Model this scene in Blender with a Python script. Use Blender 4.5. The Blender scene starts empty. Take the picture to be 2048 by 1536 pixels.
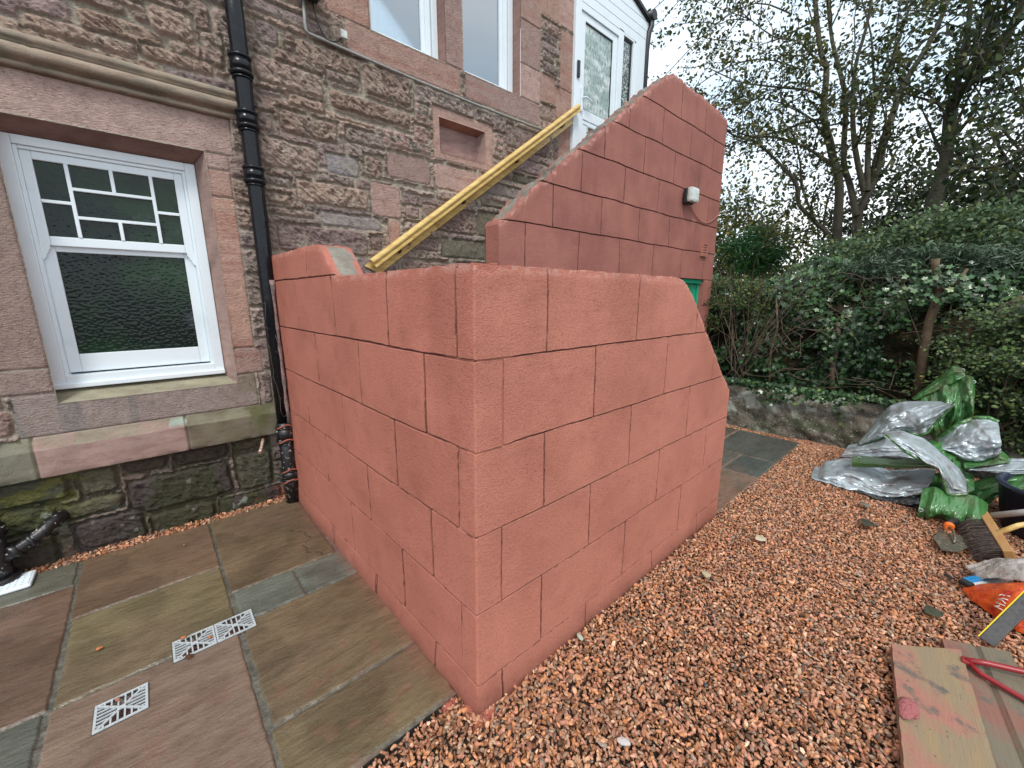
import bpy, math, random
import numpy as np
from mathutils import Vector, Matrix
random.seed(7); RNG = np.random.default_rng(11)
S = bpy.context.scene; COL = S.collection
PI = math.pi
# ------------------------------------------------------------------ camera, world, sun, exposure
cam = bpy.data.objects.new('camera', bpy.data.cameras.new('camera')); COL.objects.link(cam)
cam.location = (0, 0, 1.5); cam.rotation_euler = (math.radians(90-11.966), 0, math.radians(-41.806))
cam.data.sensor_width = 36; cam.data.lens = 14.192; cam.data.clip_end = 400; cam.data.clip_start = 0.02
S.camera = cam
S.view_settings.view_transform = 'Standard'; S.view_settings.look = 'None'; S.view_settings.gamma = 1
S.view_settings.exposure = 0.72
W = bpy.data.worlds.new('World'); S.world = W; W.use_nodes = True
SUN_EL, SUN_AZ = math.radians(54), math.radians(222)
def build_world():
    nt = W.node_tree; N = nt.nodes; L = nt.links
    for n in list(N): N.remove(n)
    out = N.new('ShaderNodeOutputWorld'); bg = N.new('ShaderNodeBackground'); bg2 = N.new('ShaderNodeBackground')
    sky = N.new('ShaderNodeTexSky'); sky.sky_type = 'NISHITA'; sky.sun_disc = False
    sky.sun_elevation = SUN_EL; sky.sun_rotation = SUN_AZ
    L.new(sky.outputs[0], bg.inputs[0]); bg.inputs[1].default_value = 0.12
    tc = N.new('ShaderNodeTexCoord'); nz = N.new('ShaderNodeTexNoise'); nz.inputs['Scale'].default_value = 1.7
    nz.inputs['Detail'].default_value = 5
    mp = N.new('ShaderNodeMapping'); mp.inputs['Scale'].default_value = (1, 1, 2.4)
    L.new(tc.outputs['Generated'], mp.inputs[0]); L.new(mp.outputs[0], nz.inputs['Vector'])
    cr = N.new('ShaderNodeValToRGB')
    cr.color_ramp.elements[0].position = .35; cr.color_ramp.elements[0].color = (.60, .74, .86, 1)
    cr.color_ramp.elements[1].position = .62; cr.color_ramp.elements[1].color = (.98, 1.0, 1.0, 1)
    L.new(nz.outputs[0], cr.inputs[0]); L.new(cr.outputs[0], bg2.inputs[0]); bg2.inputs[1].default_value = 1.0
    mx = N.new('ShaderNodeMixShader'); mx.inputs[0].default_value = 0.9
    L.new(bg.outputs[0], mx.inputs[1]); L.new(bg2.outputs[0], mx.inputs[2]); L.new(mx.outputs[0], out.inputs[0])
build_world()
sun = bpy.data.objects.new('sun', bpy.data.lights.new('sun', 'SUN')); COL.objects.link(sun)
sun.data.energy = 1.5; sun.data.angle = math.radians(14); sun.data.color = (1, .96, .9)
sd = Vector((math.sin(SUN_AZ)*math.cos(SUN_EL), math.cos(SUN_AZ)*math.cos(SUN_EL), math.sin(SUN_EL)))
sun.rotation_euler = sd.to_track_quat('Z', 'Y').to_euler(); sun.location = (0, 0, 12)

# ------------------------------------------------------------------ numpy noise
def _hash(ix, iy, seed):
    h = (ix.astype(np.int64)*374761393 + iy.astype(np.int64)*668265263 + seed*1442695041) & 0xffffffff
    h = ((h ^ (h >> 13))*1274126177) & 0xffffffff
    return ((h ^ (h >> 16)) & 0xffff)/65535.0
def vnoise(x, y, seed=0):
    x = np.asarray(x, float); y = np.asarray(y, float)
    ix = np.floor(x); iy = np.floor(y); fx = x-ix; fy = y-iy
    fx = fx*fx*(3-2*fx); fy = fy*fy*(3-2*fy)
    a = _hash(ix, iy, seed); b = _hash(ix+1, iy, seed); c = _hash(ix, iy+1, seed); d = _hash(ix+1, iy+1, seed)
    return (a*(1-fx)+b*fx)*(1-fy)+(c*(1-fx)+d*fx)*fy
def fbm(x, y, seed=0, o=4):
    s = 0; a = .5; t = 0
    for i in range(o):
        s = s+a*vnoise(x*2**i, y*2**i, seed+i*17); t += a; a *= .5
    return s/t
def sstep(a, b, x):
    t = np.clip((x-a)/(b-a), 0, 1); return t*t*(3-2*t)
# ------------------------------------------------------------------ mesh helpers
def new_obj(name, me, parent=None, mats=()):
    for m in mats: me.materials.append(m)
    o = bpy.data.objects.new(name, me); COL.objects.link(o)
    if parent is not None: o.parent = parent
    return o
def np_mesh(name, V, F, col=None, smooth=False, mi=None):
    """V (n,3); F (m,k) uniform polygon array"""
    me = bpy.data.meshes.new(name); V = np.asarray(V, np.float32); F = np.asarray(F, np.int32)
    me.vertices.add(len(V)); me.vertices.foreach_set('co', V.ravel())
    m, k = F.shape
    me.loops.add(m*k); me.loops.foreach_set('vertex_index', F.ravel())
    me.polygons.add(m); me.polygons.foreach_set('loop_start', np.arange(0, m*k, k, dtype=np.int32))
    me.polygons.foreach_set('use_smooth', np.full(m, smooth))
    if mi is not None: me.polygons.foreach_set('material_index', np.asarray(mi, np.int32))
    me.update(calc_edges=True)
    if col is not None:
        a = me.color_attributes.new('Col', 'FLOAT_COLOR', 'POINT')
        c = np.ones((len(V), 4), np.float32); c[:, :3] = col; a.data.foreach_set('color', c.ravel())
    return me
def grid_faces(nu, nv, mask=None, flip=False):
    i = np.arange(nu-1)[:, None]*nv+np.arange(nv-1)[None, :]
    q = np.stack([i, i+nv, i+nv+1, i+1], -1)
    if flip: q = q[..., ::-1]
    return q[mask] if mask is not None else q.reshape(-1, 4)
class MB:
    def __init__(s): s.v = []; s.f = []; s.sm = []
    def add(s, V, F, smooth=False):
        b = len(s.v); s.v += [tuple(p) for p in V]; s.f += [[b+i for i in f] for f in F]; s.sm += [smooth]*len(F); return s
    def box(s, a, b, M=None, bev=0):
        x0, y0, z0 = a; x1, y1, z1 = b
        if bev > 0:
            bm = bmesh.new(); bmesh.ops.create_cube(bm, size=1)
            for v in bm.verts: v.co = Vector(((x0+x1)/2+v.co.x*(x1-x0), (y0+y1)/2+v.co.y*(y1-y0), (z0+z1)/2+v.co.z*(z1-z0)))
            bmesh.ops.bevel(bm, geom=bm.edges[:], offset=bev, segments=2, affect='EDGES', profile=.6)
            V = [v.co.copy() for v in bm.verts]; F = [[v.index for v in f.verts] for f in bm.faces]; bm.free()
        else:
            V = [Vector(p) for p in ((x0,y0,z0),(x1,y0,z0),(x1,y1,z0),(x0,y1,z0),(x0,y0,z1),(x1,y0,z1),(x1,y1,z1),(x0,y1,z1))]
            F = [(0,3,2,1),(4,5,6,7),(0,1,5,4),(1,2,6,5),(2,3,7,6),(3,0,4,7)]
        if M: V = [M @ v for v in V]
        return s.add(V, F)
    def tube(s, pts, r, n=8, cap=True):
        P = [Vector(p) for p in pts]; m = len(P)
        R = r if isinstance(r, (list, tuple)) else [r]*m
        V = []; ref = None
        for i in range(m):
            t = (P[min(i+1, m-1)]-P[max(i-1, 0)]).normalized()
            if ref is None: ref = t.orthogonal().normalized()
            ref = (ref-t*ref.dot(t)).normalized(); b = t.cross(ref)
            for k in range(n):
                a = 2*PI*k/n; V.append(P[i]+(ref*math.cos(a)+b*math.sin(a))*R[i])
        F = [(i*n+k, i*n+(k+1) % n, (i+1)*n+(k+1) % n, (i+1)*n+k) for i in range(m-1) for k in range(n)]
        s.add(V, F, True)
        if cap:
            b = len(s.v)-len(V)
            s.f.append([b+k for k in range(n)][::-1]); s.sm.append(False)
            s.f.append([b+(m-1)*n+k for k in range(n)]); s.sm.append(False)
        return s
    def prism(s, prof, a, b, M=None):
        """profile polygon [(y,z)] extruded along x from a to b"""
        n = len(prof); V = [Vector((a, y, z)) for y, z in prof]+[Vector((b, y, z)) for y, z in prof]
        if M: V = [M @ v for v in V]
        F = [(i, (i+1) % n, n+(i+1) % n, n+i) for i in range(n)]+[tuple(range(n))[::-1], tuple(range(n, 2*n))]
        return s.add(V, F)
    def build(s, name, mat, parent=None, bevel=0, recalc=True):
        me = bpy.data.meshes.new(name); me.from_pydata([tuple(v) for v in s.v], [], s.f)
        me.polygons.foreach_set('use_smooth', s.sm); me.update()
        if recalc or bevel:
            bm = bmesh.new(); bm.from_mesh(me)
            if bevel: bmesh.ops.bevel(bm, geom=bm.edges[:], offset=bevel, segments=2, affect='EDGES', profile=.6, clamp_overlap=True)
            bmesh.ops.recalc_face_normals(bm, faces=bm.faces[:]); bm.to_mesh(me); bm.free()
        return new_obj(name, me, parent, [mat])
import bmesh
def tag(o, label=None, cat=None, group=None, kind=None):
    if label: o['label'] = label
    if cat: o['category'] = cat
    if group: o['group'] = group
    if kind: o['kind'] = kind
    return o
def empty(name, loc, label, cat, group=None):
    o = bpy.data.objects.new(name, None); COL.objects.link(o); o.location = loc; o.empty_display_size = .1
    return tag(o, label, cat, group)
def rel(o):
    """keep a child's world coordinates although its parent stands elsewhere"""
    o.matrix_parent_inverse = Matrix.Translation(o.parent.location).inverted() if o.parent and o.parent.parent is None else Matrix.Identity(4)
    return o
# ------------------------------------------------------------------ materials
def mat(name, color=None, rough=.6, attr=False, bumps=(), var=None, metal=0, spec=.5, trans=0, alpha=None, coat=0, dirt=None, rvar=0):
    """bumps: (scale, strength, distance, kind, mapping) ; var: (scale, amount, second colour)"""
    m = bpy.data.materials.new(name); m.use_nodes = True; nt = m.node_tree; N = nt.nodes; L = nt.links
    p = N['Principled BSDF']; out = N['Material Output']
    tc = N.new('ShaderNodeTexCoord'); co = tc.outputs['Object']
    if attr:
        a = N.new('ShaderNodeAttribute'); a.attribute_name = 'Col'; c = a.outputs['Color']
    else:
        r = N.new('ShaderNodeRGB'); r.outputs[0].default_value = (*color, 1); c = r.outputs[0]
    def noise(scale, detail=5, mp=None, rough_=.6):
        n = N.new('ShaderNodeTexNoise'); n.inputs['Scale'].default_value = scale; n.inputs['Detail'].default_value = detail
        n.inputs['Roughness'].default_value = rough_
        if mp:
            q = N.new('ShaderNodeMapping'); q.inputs['Scale'].default_value = mp[0]; q.inputs['Rotation'].default_value = mp[1]
            L.new(co, q.inputs[0]); L.new(q.outputs[0], n.inputs['Vector'])
        else: L.new(co, n.inputs['Vector'])
        return n.outputs[0]
    for v in (var or ()):
        sc, lo, hi, c2 = v[:4]; mp = v[4] if len(v) > 4 else None
        f = noise(sc, 6, mp); cr = N.new('ShaderNodeMapRange'); cr.inputs[1].default_value = lo; cr.inputs[2].default_value = hi
        L.new(f, cr.inputs[0]); mx = N.new('ShaderNodeMix'); mx.data_type = 'RGBA'
        L.new(cr.outputs[0], mx.inputs[0]); L.new(c, mx.inputs[6]); 
        if len(v) > 5 and v[5] == 'mul': mx.blend_type = 'MULTIPLY'
        mx.inputs[7].default_value = (*c2, 1); c = mx.outputs[2]
    L.new(c, p.inputs['Base Color'])
    p.inputs['Roughness'].default_value = rough; p.inputs['Metallic'].default_value = metal
    p.inputs['Specular IOR Level'].default_value = spec
    if rvar:
        f = noise(rvar[0], 4); cr = N.new('ShaderNodeMapRange'); cr.inputs[1].default_value = .35; cr.inputs[2].default_value = .65
        cr.inputs[3].default_value = rvar[1]; cr.inputs[4].default_value = rvar[2]
        L.new(f, cr.inputs[0]); L.new(cr.outputs[0], p.inputs['Roughness'])
    if coat: p.inputs['Coat Weight'].default_value = coat; p.inputs['Coat Roughness'].default_value = .15
    nrm = None
    for b in bumps:
        sc, st, di = b[:3]; kind = b[3] if len(b) > 3 else 'noise'; mp = b[4] if len(b) > 4 else None
        if kind == 'noise': h = noise(sc, 4, mp)
        else:
            n = N.new('ShaderNodeTexVoronoi'); n.inputs['Scale'].default_value = sc; n.feature = 'F1' if kind == 'vor' else 'SMOOTH_F1'
            if mp:
                q = N.new('ShaderNodeMapping'); q.inputs['Scale'].default_value = mp[0]; q.inputs['Rotation'].default_value = mp[1]
                L.new(co, q.inputs[0]); L.new(q.outputs[0], n.inputs['Vector'])
            else: L.new(co, n.inputs['Vector'])
            h = n.outputs['Distance']
        bp = N.new('ShaderNodeBump'); bp.inputs['Strength'].default_value = st; bp.inputs['Distance'].default_value = di
        L.new(h, bp.inputs['Height'])
        if nrm: L.new(nrm, bp.inputs['Normal'])
        nrm = bp.outputs[0]
    if nrm: L.new(nrm, p.inputs['Normal'])
    if trans:
        t = N.new('ShaderNodeBsdfTranslucent'); L.new(c, t.inputs[0]); mx = N.new('ShaderNodeMixShader'); mx.inputs[0].default_value = trans
        L.new(p.outputs[0], mx.inputs[1]); L.new(t.outputs[0], mx.inputs[2]); L.new(mx.outputs[0], out.inputs[0])
    if alpha is not None: p.inputs['Alpha'].default_value = alpha
    return m
def glass_mat(name):
    m = bpy.data.materials.new(name); m.use_nodes = True; nt = m.node_tree; N = nt.nodes; L = nt.links
    N.remove(N['Principled BSDF']); out = N['Material Output']
    g = N.new('ShaderNodeBsdfGlossy'); g.inputs['Roughness'].default_value = .02; g.inputs['Color'].default_value = (.86, .93, 1, 1)
    t = N.new('ShaderNodeBsdfTransparent'); t.inputs[0].default_value = (.88, .93, .93, 1)
    f = N.new('ShaderNodeFresnel'); f.inputs[0].default_value = 1.55
    a = N.new('ShaderNodeMath'); a.operation = 'MULTIPLY_ADD'; a.inputs[1].default_value = 1.6; a.inputs[2].default_value = .26
    L.new(f.outputs[0], a.inputs[0])
    mx = N.new('ShaderNodeMixShader'); L.new(a.outputs[0], mx.inputs[0]); L.new(t.outputs[0], mx.inputs[1]); L.new(g.outputs[0], mx.inputs[2])
    L.new(mx.outputs[0], out.inputs[0]); return m
M = {}
M['render'] = mat('painted_render', attr=True, rough=.62, spec=.35, bumps=[(210, 1, .0040), (80, .45, .005), (11, .3, .012)],
    var=[(2.2, .44, .68, (.82, .79, .78), None, 'mul'), (7, .54, .76, (.82, .79, .78), None, 'mul'), (5, .56, .75, (1.12, 1.12, 1.12), ((1, 1, .5), (0, 0, 0)), 'mul'), (120, .50, .64, (.84, .78, .76), None, 'mul'), (60, .66, .74, (.62, .52, .48), None, 'mul')])
M['render_far'] = mat('old_painted_render', attr=True, rough=.66, spec=.3, bumps=[(110, .7, .006), (25, .4, .010)],
    var=[(2.3, .4, .7, (.72, .70, .72), None, 'mul'), (9, .5, .75, (.84, .82, .84), ((1, 1, .25), (0, 0, 0)), 'mul'), (40, .66, .72, (1.25, 1.2, 1.2), None, 'mul')])
M['stone'] = mat('sandstone', attr=True, rough=.8, spec=.25, bumps=[(160, 1, .006), (60, 1, .014, 'noise', ((1, 1, 2.6), (0, .62, 0)))],
    var=[(35, .5, .75, (.66, .62, .6), None, 'mul'), (160, .55, .75, (.75, .72, .7), None, 'mul')])
M['ashlar'] = mat('dressed_sandstone', attr=True, rough=.8, spec=.25, bumps=[(130, .9, .005, 'noise', ((1, 1, 3), (0, .7, 0))), (30, .5, .008)],
    var=[(9, .45, .7, (.78, .72, .70), ((1, 1, 4), (0, .08, 0)), 'mul'), (120, .55, .75, (.78, .74, .72), None, 'mul')])
M['slab'] = mat('riven_sandstone_paving', attr=True, rough=.38, spec=.5, bumps=[(18, .5, .014, 'noise', ((1, 3, 1), (0, 0, .5))), (120, .4, .004)],
    var=[(7, .45, .7, (.72, .70, .68), ((1, 3.5, 1), (0, 0, .5)), 'mul'), (45, .55, .75, (.82, .8, .78), None, 'mul')], rvar=(5, .14, .42))
M['gravel'] = mat('gravel_stone', attr=True, rough=.36, spec=.45, bumps=[(120, .4, .003)], var=[(120, .5, .75, (.7, .66, .64), None, 'mul')])
M['earth'] = mat('earth_base', (.035, .018, .012), .8, bumps=[(60, 1, .02)], var=[(30, .4, .7, (.07, .035, .02))])
M['white'] = mat('white_upvc', (.72, .80, .85), .32, spec=.5, bumps=[(25, .06, .002)], var=[(6, .55, .8, (.88, .89, .88), None, 'mul'), (220, .70, .74, (.45, .43, .38), None, 'mul')])
M['black'] = mat('black_gloss_paint', (.006, .007, .010), .2, spec=.32, bumps=[(22, .35, .008)], rvar=(9, .12, .35))
M['black_old'] = mat('weathered_black_paint', (.012, .012, .013), .35, bumps=[(35, .5, .008)], var=[(38, .60, .64, (.42, .38, .36))])
M['dark'] = mat('dark_plastic', (.012, .013, .016), .45)
M['pane_dark'] = mat('hammered_glass', (.007, .014, .012), .07, spec=.32, bumps=[(52, .30, .006, 'smooth', ((1.0, 1, 1.35), (0, .3, 0)))], var=[(2.6, .45, .7, (.014, .045, .018)), (6, .62, .75, (.05, .06, .07))])  # green patches in the colour stand in for reflected greenery
M['pane_door'] = mat('streaked_door_glass', (.30, .40, .38), .12, spec=.9, bumps=[(55, .9, .012, 'noise', ((1, 1, .22), (0, 0, 0)))], var=[(9, .45, .6, (.62, .70, .70), ((.4, 1, 1), (0, 0, 0))), (70, .52, .62, (.10, .14, .13), ((1, 1, .2), (0, 0, 0)))])  # pale streaks are highlights put into the glass colour
M['pane_clear'] = glass_mat('window_glass')
M['pane_side'] = mat('reflective_side_pane', (.03, .045, .04), .03, spec=1.0, var=[(38, .5, .54, (.40, .45, .44), ((1, 1, 1.4), (0, .4, 0)))], bumps=[(6, .1, .004)])
M['curtain'] = mat('net_curtain', (.80, .88, .90), .9, bumps=[(30, .6, .02, 'noise', ((6, 1, .1), (0, 0, 0)))])
M['rail'] = mat('varnished_pine', (.74, .54, .20), .3, coat=.5, var=[(30, .4, .7, (.52, .32, .10), ((.12, 1, 1), (0, 0, 0))), (5, .66, .70, (.30, .17, .05), ((.5, 1, 1), (0, 0, 0)))])
M['brass'] = mat('aged_metal', (.14, .11, .07), .4, metal=.7)
M['steel'] = mat('galvanised_cast', (.50, .55, .57), .45, metal=.25, bumps=[(90, .3, .003)], var=[(50, .55, .7, (.34, .36, .36)), (25, .58, .72, (.22, .19, .15))])
M['green_door'] = mat('green_gloss_paint', (.008, .34, .19), .3, coat=.3, var=[(30, .55, .7, (.015, .30, .17), ((1, 1, .2), (0, 0, 0))), (60, .68, .72, (.3, .55, .4))], bumps=[(20, .3, .004, 'noise', ((1, 1, .1), (0, 0, 0)))])
M['mortar'] = mat('grey_mortar', attr=True, rough=.9, spec=.2, bumps=[(90, .8, .008)], var=[(35, .5, .7, (.6, .55, .52), None, 'mul')])
M['bark'] = mat('bark', (.085, .075, .05), .85, bumps=[(30, .8, .02, 'noise', ((1, 1, .3), (0, 0, 0)))], var=[(8, .42, .62, (.055, .045, .03)), (16, .6, .75, (.10, .13, .05))])
M['bark_dark'] = mat('dark_ivied_bark', (.045, .036, .024), .9, bumps=[(30, .8, .02)], var=[(8, .42, .62, (.03, .04, .015))])
M['twig'] = mat('dry_twig', (.15, .105, .07), .8, var=[(12, .4, .6, (.06, .042, .03))])
M['leaf'] = mat('leaf', attr=True, rough=.45, spec=.4, trans=.32)
M['leaf_gloss'] = mat('glossy_leaf', attr=True, rough=.3, spec=.55, trans=.15)
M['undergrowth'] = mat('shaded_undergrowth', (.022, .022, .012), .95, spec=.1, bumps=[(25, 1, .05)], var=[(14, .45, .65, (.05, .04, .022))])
M['soil'] = mat('leafy_soil', (.06, .05, .028), .95, bumps=[(9, 1, .08)], var=[(4, .4, .65, (.05, .08, .025))])
M['oldwall'] = mat('lichened_rubble', attr=True, rough=.9, spec=.2, bumps=[(60, .9, .02), (16, .6, .04)], var=[(45, .60, .66, (.40, .42, .38)), (10, .55, .7, (.035, .045, .02))])
def tarpm(n, c, c2, metal=0): return mat(n, c, .27, spec=.6, metal=metal, bumps=[(30, .35, .008), (400, .15, .001)], var=[(5, .5, .72, c2), (22, .58, .72, (.7, .62, .58), None, 'mul')], coat=.25)
M['tg'] = tarpm('green_tarpaulin', (.055, .17, .05), (.10, .095, .05))
M['tgo'] = tarpm('olive_tarpaulin_hem', (.05, .12, .03), (.05, .12, .03))
M['ts'] = tarpm('silver_tarpaulin', (.42, .48, .51), (.20, .17, .16), .35)
M['td'] = tarpm('black_sheeting', (.02, .022, .024), (.035, .03, .03))
M['plank'] = mat('weathered_board', (.215, .165, .10), .75, bumps=[(70, .6, .006, 'noise', ((.12, 1, 1), (0, 0, 0))), (200, .3, .003)],
    var=[(40, .45, .6, (.24, .17, .09), ((.1, 1, 1), (0, 0, 0))), (5.5, .48, .64, (.30, .13, .095)), (11, .58, .68, (.10, .09, .075)), (50, .67, .7, (.05, .04, .03))])
M['plank2'] = mat('grey_weathered_board', (.14, .12, .085), .75, bumps=[(70, .6, .006, 'noise', ((.12, 1, 1), (0, 0, 0)))],
    var=[(40, .45, .6, (.15, .12, .08), ((.1, 1, 1), (0, 0, 0))), (4.5, .48, .62, (.20, .09, .065)), (11, .58, .68, (.08, .085, .07))])
M['red_metal'] = mat('red_painted_steel', (.25, .015, .02), .35, var=[(40, .55, .65, (.22, .02, .02))])
M['pink_render'] = mat('pink_render_lump', (.36, .12, .12), .85, bumps=[(60, 1, .02)], var=[(30, .5, .7, (.33, .09, .09))])
M['wood'] = mat('pine_wood', (.42, .23, .09), .5, var=[(40, .45, .65, (.36, .18, .06), ((.1, 1, 1), (0, 0, 0)))])
M['bristle'] = mat('brown_bristle', (.07, .05, .04), .7, var=[(60, .5, .6, (.14, .10, .08))])
M['grey_tube'] = mat('grey_plastic_tube', (.40, .40, .38), .5, var=[(20, .5, .7, (.28, .27, .25))])
M['alu'] = mat('dull_grey_beam', (.10, .10, .10), .5, metal=.35, var=[(60, .45, .7, (.06, .06, .065))], bumps=[(120, .3, .002)])
M['yellow'] = mat('yellow_edge', (.75, .60, .03), .5)
M['orange_bag'] = mat('orange_plastic_sack', (.68, .10, .015), .28, spec=.6, bumps=[(22, .7, .02)], var=[(12, .5, .65, (.45, .025, .008)), (35, .64, .67, (.03, .01, .01))])
M['clear_bag'] = mat('cloudy_plastic_bag', (.42, .39, .36), .25, spec=.7, bumps=[(25, .8, .02)], var=[(9, .45, .65, (.35, .30, .26))])
M['print'] = mat('white_print', (.80, .74, .68), .6)
M['blue'] = mat('bright_blue_plastic', (.01, .22, .50), .35)
M['grip_orange'] = mat('orange_rubber', (.80, .16, .02), .5)
M['grip_black'] = mat('black_rubber', (.015, .014, .013), .6)
M['trowel'] = mat('plaster_smeared_steel', (.13, .12, .09), .4, metal=.5, var=[(40, .5, .65, (.33, .27, .2))])
M['tub'] = mat('navy_plastic', (.006, .010, .03), .35)
M['copper'] = mat('painted_copper', (.36, .18, .12), .5, var=[(60, .5, .6, (.6, .55, .5))])
M['fallen'] = mat('fallen_leaf', attr=True, rough=.7, spec=.2)
M['lampwhite'] = mat('weathered_white_plastic', (.62, .66, .64), .4, var=[(14, .5, .7, (.36, .42, .38)), (40, .6, .7, (.5, .52, .48))])
# ================================================================== THE HOUSE
Y0 = 3.3
house = empty('stone_house', (1.2, Y0, 0), 'old red sandstone house wall with pink dressed stone round its white windows', 'house')
TRACED = [(0.76,3.1,0.9,3.23,'d'),(0.93,3.18,1.0,3.23,'d'),(0.93,3.1,0.99,3.15,'d'),(0.69,3.27,1.22,3.35,'d'),(1.25,3.28,1.33,3.49,'r'),(0.72,2.88,1.15,3.03,'r'),(1.19,2.99,1.42,3.07,'r'),(0.73,2.8,0.88,2.84,'d'),(0.91,2.78,1.15,2.86,'r'),(1.18,3.02,1.42,3.09,'r'),(1.45,3.01,1.84,3.22,'r'),(1.19,2.85,1.84,2.97,'r'),(0.7,2.58,0.81,2.7,'r'),(0.84,2.6,1.23,2.75,'r'),(1.22,2.78,1.53,2.81,'r'),(1.28,2.64,1.6,2.75,'r'),(1.41,2.42,1.57,2.59,'r'),(0.7,2.37,1.07,2.55,'r'),(1.13,2.4,1.37,2.54,'g'),(1.57,2.69,2.01,2.81,'q'),(1.87,2.95,2.0,3.08,'q'),(1.86,2.78,2.0,2.91,'q'),(2.7,2.89,2.83,3.06,'q'),(2.85,2.97,3.46,3.17,'d'),(1.6,2.46,2.0,2.65,'p'),(1.45,2.15,1.71,2.4,'p'),(2.03,2.45,2.54,2.65,'p'),(2.57,2.49,3.11,2.6,'g'),(0.72,2.25,0.88,2.31,'r'),(0.71,2.14,0.87,2.21,'r'),(0.91,2.17,1.43,2.33,'r'),(0.71,2.06,1.02,2.12,'r'),(1.05,2.03,1.52,2.13,'g'),(0.75,1.83,1.4,2.02,'d'),(1.42,1.88,1.52,2.0,'d'),(1.58,1.93,1.69,2.14,'p'),(1.74,2.36,2.04,2.41,'r'),(2.06,2.35,2.31,2.44,'r'),(1.74,2.17,1.88,2.27,'d'),(1.73,2.06,1.87,2.14,'r'),(1.9,2.09,2.46,2.3,'d'),(2.48,2.09,2.83,2.32,'m'),(2.08,1.87,2.69,2.04,'m'),(1.78,1.91,2.06,2.02,'d'),(2.53,2.37,2.97,2.42,'m'),(2.88,2.77,3.48,2.9,'d'),(2.94,2.66,3.42,2.74,'m'),(3.33,4.13,3.61,4.24,'d'),(3.35,3.96,3.62,4.05,'d'),(3.36,3.78,3.6,3.88,'d'),(3.32,3.33,3.62,3.48,'d'),(0.46,2.87,0.58,3.06,'r'),(0.24,2.96,0.44,3.11,'r'),(-0.25,2.79,0.16,2.87,'r'),(-0.05,3.04,0.23,3.08,'r'),(0.18,2.81,0.52,2.89,'r'),(-0.68,0.93,-0.61,1.01,'d'),(-0.69,0.78,-0.6,0.93,'d'),(0.53,0.76,0.61,0.99,'d')]
ASH = [(-1.6,2.385,.56,2.60,'l'),(.405,2.29,.53,2.385,'p'),(.405,2.13,.53,2.29,'p'),(.405,1.17,.535,2.13,'p'),(.405,.99,.575,1.17,'p'),
 (-1.6,1.13,-.43,2.385,'k'),(-1.1,.995,-.43,1.13,'k'),(-.60,.757,.515,.99,'s'),
 (1.345,3.245,2.34,3.45,'p'),(1.22,3.45,1.535,3.75,'p'),(1.02,3.52,1.22,3.9,'p'),(1.22,3.75,1.535,4.2,'p'),(2.385,3.25,3.33,3.45,'p'),(2.19,3.45,2.37,6,'p'),
 (3.05,3.45,3.33,3.75,'p'),(3.05,3.75,3.33,4.12,'p'),(3.05,4.12,3.33,6,'p'),(3.33,3.50,3.56,3.76,'p'),(3.56,3.40,3.83,3.70,'p'),(3.62,3.70,3.83,4.26,'p'),
 (3.33,4.27,3.60,4.6,'p'),(3.60,4.27,3.83,4.6,'p'),(3.33,4.6,3.83,6,'p'),(3.62,2.62,3.83,3.38,'p'),(2.03,2.69,2.70,3.10,'p')]
LOW = [(-.24,.42,-.02,.515,'w'),(.0,.40,.31,.53,'w'),(-.44,.34,-.26,.52,'v'),(-1.6,.36,-.46,.53,'v'),(-.24,.14,.30,.385,'w'),(.33,.42,.56,.53,'v'),(.33,.12,.56,.41,'v'),
 (-.52,.22,-.26,.33,'v'),(-.9,.20,-.54,.35,'v'),(-.50,-.05,-.18,.20,'w'),(-1.1,-.05,-.56,.18,'w'),(-.16,-.05,.18,.125,'w'),(.20,-.05,.60,.10,'w')]
def snap(a, b, step, keys):
    v = np.arange(a, b, step); v = v.tolist()
    for k in keys: v.append(k-.0008); v.append(k+.0008)
    v = np.unique(np.round(np.array(v), 4)); keep = [v[0]]
    for x in v[1:]:
        if x-keep[-1] > .0012: keep.append(x)
    return np.array(keep)
HOLES = [(-.43,.405,.93,2.385),(1.535,2.19,3.45,5.55),(2.37,3.05,3.45,5.55),(2.10,2.60,2.75,3.02)]
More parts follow.
